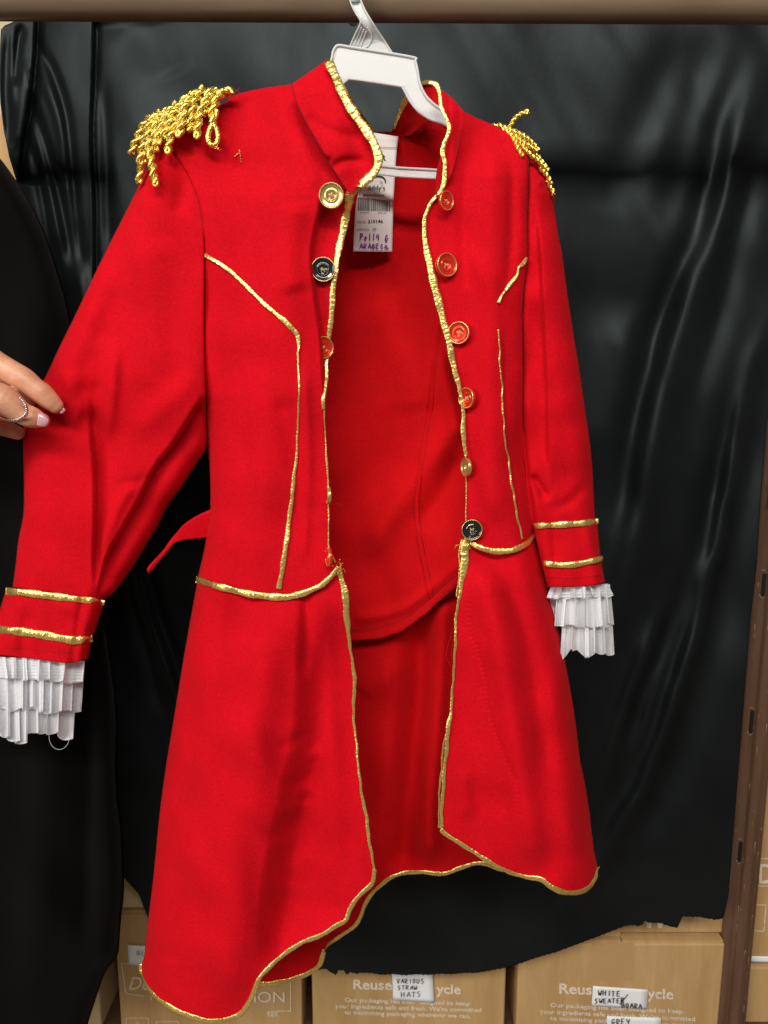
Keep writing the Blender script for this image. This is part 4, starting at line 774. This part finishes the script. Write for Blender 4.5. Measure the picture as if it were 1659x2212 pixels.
def boxm(x0, x1, y0, y1, z0, z1):
    v = [(x, y, z) for x in (x0, x1) for y in (y0, y1) for z in (z0, z1)]
    return v, [[0, 1, 3, 2], [4, 6, 7, 5], [0, 4, 5, 1], [2, 3, 7, 6], [0, 2, 6, 4], [1, 5, 7, 3]]
for (u, v0, v1) in ((1638, 1236, 1284), (1614, 1530, 1578), (1589, 1812, 1854), (1650, 960, 1005)):
    z1, z0 = W(u, v0, YP)[2], W(u, v1, YP)[2]; x = xL + .0105
    link('slot', *boxm(x - .0028, x + .0022, YP - .0080, YP - .002, z0, z1), M['hole'], post, smooth=False)
    q = [(x - .0045, YP - .0074, z1 + .003), (x - .0015, YP - .0074, z1 + .005), (x + .003, YP - .0074, z1)]; tube('slot_lip', curve(np.array(q), n=8, smooth=False), .0007, M['scratch'], post, sides=5)
    q = [(x - .0045, YP - .0074, z0 + .002), (x - .002, YP - .0074, z0 - .004), (x + .003, YP - .0074, z0 - .001)]; tube('slot_lip', np.array(q), .0008, M['scratch'], post, sides=5)
g = np.random.RandomState(3); sc_ = []
for i in range(46):
    x = xL + g.choice([.004, pw * .33, pw * .42, pw * .6, pw * .8]) + g.randn() * .0012; z = 1.5 + W(1600, 1000 + g.rand() * 1200, YP)[2] - 1.5; l_ = .004 + .03 * g.rand() ** 2
    yy = np.interp(x - xL, [p[0] for p in prof[:10]], [p[1] for p in prof[:10]]) + YP - .0001
    sc_.append(tube('s', np.array([(x, yy, z), (x + g.randn() * .0006, yy, z - l_ / 2), (x + g.randn() * .001, yy, z - l_)]), .00035 * (.5 + g.rand()), None, sides=4, data=True))
join('scratches', sc_, M['scratch'], post, kind='stuff')
tz1, tz0 = W(1650, 1035, YP)[2], W(1650, 1085, YP)[2]
link('paper_tag', *boxm(xL + .004, xL + .030, YP - .020, YP - .0165, tz0, tz1), M['label'], post, smooth=False)

# ================================================================== boxes
YB = .978
def carton(u0, u1, v0, zlow, Y, depth, label, seams=(), mat='kraft', vref=2140):
    x0, x1 = W(u0, vref, Y)[0], W(u1, vref, Y)[0]; z1 = W((u0 + u1) / 2, v0, Y)[2]
    rt = Root('cardboard_box', ((x0 + x1) / 2, Y + depth / 2, zlow), label, 'cardboard box', 'cardboard storage boxes')
    g = .004; xs = np.linspace(x0, x1, 24)
    bx = link('box_body', *boxm(x0, x1, Y, Y + depth, zlow, z1 - .004), M[mat], rt, smooth=False)
    md = bx.modifiers.new('b', 'BEVEL'); md.width = .003; md.segments = 3
    xm = (x0 + x1) / 2
    link('flap', *boxm(x0 + .002, xm - .001, Y + .003, Y + depth - .003, z1 - .0038, z1), M[mat], rt, smooth=False)
    link('flap', *boxm(xm + .001, x1 - .002, Y + .003, Y + depth - .003, z1 - .0038, z1 - .0005), M[mat], rt, smooth=False)
    return rt, x0, x1, z1
yF = lambda d: (lambda u, v: YB - d + 0 * np.asarray(u, float))
zl = .55
bA, *_a = carton(-60, 214, 1990, zl, YB + .01, .40, 'cardboard box at the bottom behind the black garment, mostly hidden', mat='kraft2')
b1, *_1 = carton(256, 652, 1971, zl, YB, .40, 'cardboard box printed with white framed words below the longest coat tip')
b2, *_2 = carton(674, 1092, 2010, zl, YB, .40, 'cardboard box with VARIOUS STRAW HATS note under the black cloth')
b3, *_3 = carton(1117, 1558, 2034, zl, YB, .40, 'cardboard box with WHITE note beside the brown post')
b4, *_4 = carton(1600, 2050, 2085, zl, YB + .02, .40, 'cardboard box right of the post, bottom corner of the picture')
zt_ = lambda v, Y=YB: W(800, v, Y)[2]
b5, *_5 = carton(1180, 1568, 1700, zt_(2029), YB + .012, .38, 'cardboard box stacked on the box with the WHITE note', vref=2000)
b6, *_6 = carton(1590, 2000, 1650, zt_(2074, YB + .02), YB + .02, .38, 'upper cardboard box right of the post with white square icon print', vref=1900)
b7, *_7 = carton(120, 560, 1700, zt_(1969), YB + .006, .38, 'pale cardboard box stacked above the framed print box', mat='kraft2', vref=1930)
b8, *_8 = carton(-420, 60, 243, zt_(420), YB + .06, .3, 'cardboard box high on the left behind the black cloth corner', vref=330)
# print, icons and notes
def frame_print(root, parts_, nm='printed_text', mat='print'): return join(nm, parts_, M[mat], root, smooth=False, kind='stuff')
def line_(pts, yf, r=1.1): return strokes([pts], yf, r * 1.6)[0]
f = yF(.0012)
ic = [text('De', 278, 2138, 46, 28, f, .01, shear=.3), text('ION', 549, 2165, 66, 23, f, .0), text('EEK', 578, 2195, 27, 10, f, .02), text('Y', 322, 2161, 10, 11, f, .02),
      line_([(306, 2086), (262, 2080), (272, 2146), (312, 2152)], f), line_([(628, 2120), (628, 2184), (594, 2184)], f)]
def icon(u, v, w_, h_, f):
    return [line_([(u, v), (u + w_, v), (u + w_, v + h_), (u, v + h_), (u, v)], f, .8), line_([(u + w_ * .3, v + h_ * .6), (u + w_ * .5, v + h_ * .2), (u + w_ * .7, v + h_ * .6), (u + w_ * .3, v + h_ * .6)], f, 1.0)]
ic += icon(273, 2199, 48, 40, f) + icon(338, 2207, 48, 40, f)
frame_print(b1, ic)
for rt, u0, v0, wv_, sk in ((b2, 846, 2146, 1.0, .02), (b3, 1296, 2156, 1.06, .04)):
    f = yF(.0012); A = []
    dx = u0 - 846; dv = v0 - 2146; X = lambda u: u0 + (u - 846) * wv_; Z = lambda v: v0 + (v - 2146) * wv_
    A += [text('Reuse', X(763), Z(2136), 84 * wv_, 20 * wv_, f, .03, down=sk), text('ycle', X(942), Z(2146), 54 * wv_, 20 * wv_, f, .03, down=sk)]
    A += [text('Our packaging has been designed to keep', X(745), Z(2164), 270 * wv_, 9, f, .022, down=sk + .01), text("your ingredients safe and fresh. We're committed", X(724), Z(2177), 316 * wv_, 9, f, .022, down=sk + .01), text('to minimising packaging wherever we can.', X(744), Z(2191), 272 * wv_, 9, f, .022, down=sk + .01)]
    frame_print(rt, A)
frame_print(b5, [text('H', 1397, 2002, 34, 30, lambda u, v: YB + .0108 + 0 * u, .05)])
g6 = lambda u, v: YB + .019 + 0 * u
frame_print(b6, [text('De', 1640, 1908, 60, 42, g6, .01), line_([(1618, 1855), (1700, 1855)], g6), line_([(1618, 1912), (1640, 1914), (1700, 1914)], g6), line_([(1630, 1955), (1655, 1955), (1650, 2012), (1625, 2010), (1630, 1955)], g6)])
def note(root, quad, words, yb, rpx=1.3, mat='ink'):
    o = patch('paper_note', [quad[0], quad[1]], [quad[3], quad[2]], [quad[0], quad[3]], [quad[1], quad[2]], 8, 8, lambda U, V, s, t: yb - .0022 - .0012 * (s - .5) ** 2 * 4 + .0 * U, M['paper'], root, thick=.0003)
    ps = []
    for w_ in words: ps += hand(*w_)
    join('handwriting', strokes(ps, lambda u, v: yb - .0042 + 0 * u, rpx), M[mat], root, o)
note(b1, [(276, 2042), (345, 2045), (345, 2088), (278, 2083)], [('BLACK', 292, 2054, 60, 9, .05)], YB, .9, 'grey_ink')
note(b2, [(847, 2100), (934, 2105), (938, 2167), (849, 2161)], [('VARIOUS', 857, 2114, 60, 10, .02), ('STRAW', 858, 2129, 44, 9, .0), ('HATS', 866, 2143, 44, 11, .0)], YB, 1.3)
note(b3, [(1281, 2130), (1400, 2138), (1397, 2181), (1278, 2173)], [('WHITE', 1291, 2140, 50, 11, .04), ('SWEATER', 1284, 2157, 66, 10, -.01), ('/', 1340, 2152, 24, 16, 0), ('BOARA', 1340, 2166, 50, 10, .05)], YB, 1.7)
note(b3, [(1311, 2195), (1428, 2199), (1428, 2260), (1311, 2256)], [('GREY', 1320, 2200, 42, 13, .02)], YB, 1.6)
# tape strips
def tape(root, u0, u1, v0, v1, yb): patch('tape', [(u0, v0), (u1, v0)], [(u0, v1), (u1, v1)], [(u0, v0), (u0, v1)], [(u1, v0), (u1, v1)], 6, 6, lambda U, V, s, t: yb - .0002 + 0 * U, M['tape'], root, thick=0)
tape(b3, 1278, 1368, 2038, 2118, YB); tape(b5, 1285, 1340, 1960, 2026, YB + .012); tape(b1, 640, 651, 2100, 2230, YB); tape(b2, 722, 1050, 2096, 2100, YB)
patch('tape', [(1600, 2065), (1720, 2068)], [(1600, 2078), (1720, 2081)], [(1600, 2065), (1600, 2078)], [(1720, 2068), (1720, 2081)], 4, 4, lambda U, V, s, t: YB + .0185 + 0 * U, M['paper'], b6, thick=.0004)
# wall behind everything and floor
def quad(name, v, mat, **k): o = link(name, v, [[0, 1, 2, 3]], mat, smooth=False); return tag(o, kind='structure')
quad('wall', [(-4, 1.9, -.02), (4, 1.9, -.02), (4, 1.9, 3.2), (-4, 1.9, 3.2)], M['plaster'])
quad('floor', [(-4, -1, 0), (4, -1, 0), (4, 1.9, 0), (-4, 1.9, 0)], M['rail'])
# shelf carrying the cartons
sh = link('shelf', *boxm(-1.1, 1.3, YB - .005, YB + .45, zl - .03, zl - .0005), M['post'], smooth=False); tag(sh, 'brown shelf under the row of cardboard boxes, below the picture', 'shelf')
sh2 = link('shelf', *boxm(-1.1, 1.3, YB + .04, YB + .45, zt_(435, YB) - .02, zt_(425, YB) ), M['post'], smooth=False); tag(sh2, 'upper brown shelf behind the black cloth, carrying the left box', 'shelf')

# ================================================================== hand and ring
HY = .690
person = Root('person', Pt(-120, 900, .69), 'hand of a person with pink nails pinching the red sleeve from the left', 'person')
def capsules(chains):
    V_, F, k = [], [], 0
    for ch in chains:
        p = np.array(ch, float); c = []
        for i in range(len(p)): c.append(np.r_[W(p[i, 0], p[i, 1], p[i, 2]), p[i, 3] * p[i, 2] / FPX])
        c = np.array(c); q = c; q = np.column_stack([curve(np.column_stack([np.r_[0, np.cumsum(np.linalg.norm(np.diff(c[:, :3], axis=0), axis=1))] * 1000, 0 * c[:, 0], c]), n=34)])[:, 2:]
        v, f_ = tube('c', q[:, :3], q[:, 3], None, sides=20, data=True); V_.append(v); F += [[i + k for i in a] for a in f_]; k += len(v)
        for e in (0, -1):      # round ends
            for th_ in (1,):
                n1, n2 = 10, 16; th = np.linspace(0, np.pi, n1); ph = np.linspace(0, 2 * np.pi, n2, endpoint=False)
                s_ = np.stack([np.sin(th)[:, None] * np.cos(ph), np.sin(th)[:, None] * np.sin(ph), np.cos(th)[:, None] + 0 * ph], -1).reshape(-1, 3) * q[e, 3] + q[e, :3]
                V_.append(s_); F += [[i + k for i in a] for a in gridfaces(n1, n2, 0, True).tolist()]; k += len(s_)
    return np.vstack(V_), F
chains = [
 [(-150, 745, .69, 34), (-60, 762, .685, 33), (0, 793, .683, 29), (30, 808, .682, 26.5), (52, 822, .682, 27), (75, 840, .683, 24), (90, 850, .684, 24), (108, 866, .686, 21), (119, 876, .688, 17.5)],      # index finger
 [(-140, 800, .715, 34), (-30, 820, .712, 26), (20, 846, .712, 20), (48, 858, .714, 17), (62, 866, .716, 14)],                                                    # middle finger behind
 [(-150, 900, .67, 48), (-70, 880, .668, 44), (-10, 864, .666, 38), (12, 868, .667, 34), (30, 880, .669, 28), (50, 894, .672, 24), (68, 901, .674, 23.5), (84, 906, .677, 19), (92, 908, .679, 15)],     # thumb
 [(-140, 905, .72, 34), (-40, 915, .717, 26), (0, 921, .716, 20), (25, 930, .716, 17), (38, 935, .717, 15)],     # ring finger behind
 [(-170, 830, .70, 80), (-110, 840, .70, 66)],
]
V_, F = capsules(chains)
hb_ = link('hand', V_, F, M['skin'], person)
md = hb_.modifiers.new('skin', 'REMESH'); md.mode = 'VOXEL'; md.voxel_size = .0008; md.use_smooth_shade = True
md = hb_.modifiers.new('soft', 'SMOOTH'); md.iterations = 6; md.factor = .5
def nail(outl, Yc, bulge, nm='fingernail'):
    return patch(nm, outl[0], outl[2], outl[3], outl[1], 14, 14, lambda U, V, s, t: Yc - bulge * (1 - (2 * t - 1) ** 2) * .5 - bulge * (1 - (2 * s - 1) ** 2) * .12 + (.003 * s), M['nail'], person, thick=.0006)
nail([[(82, 892), (90, 892), (98, 896), (102, 900)], [(102, 900), (105, 908), (103, 920)], [(79, 919), (88, 922), (97, 922), (103, 920)], [(82, 892), (81, 905), (79, 919)]], .6655, .0035)
nail([[(131, 889), (137, 881), (141, 884)], [(141, 884), (142, 886)], [(130, 894), (136, 892), (142, 886)], [(131, 889), (130, 894)]], .6870, .0005)
# crease lines on finger pads are left to the relief of the skin
ring = Root('ring', Pt(40, 885, .668), 'silver beaded ring on the thumb of the hand holding the sleeve', 'ring')
rp_ = [(44, 860, .6555), (51, 868, .6550), (56, 878, .6555), (57, 887, .657), (54, 895, .659), (47, 901, .661), (37, 906, .664), (27, 908, .667), (18, 905, .671)]
c = curve(rp_, step=1.0); P = W(c[:, 0], c[:, 1], c[:, 2] - .0)
tube('band', P + [0.0004, .0007, -.0012], .0011, M['silver'], ring, sides=8)
c = curve(rp_, step=4.3); P = W(c[:, 0], c[:, 1], c[:, 2] - .001)
ball = bmesh.new(); bmesh.ops.create_icosphere(ball, subdivisions=2, radius=.00095); bme = D.meshes.new('bead'); ball.to_mesh(bme); ball.free(); bme.materials.append(M['silver'])
bme.polygons.foreach_set('use_smooth', [True] * len(bme.polygons))
for p in P:
    o = D.objects.new('bead', bme); COL.objects.link(o); o.parent = ring.o; o.location = p - ring.loc
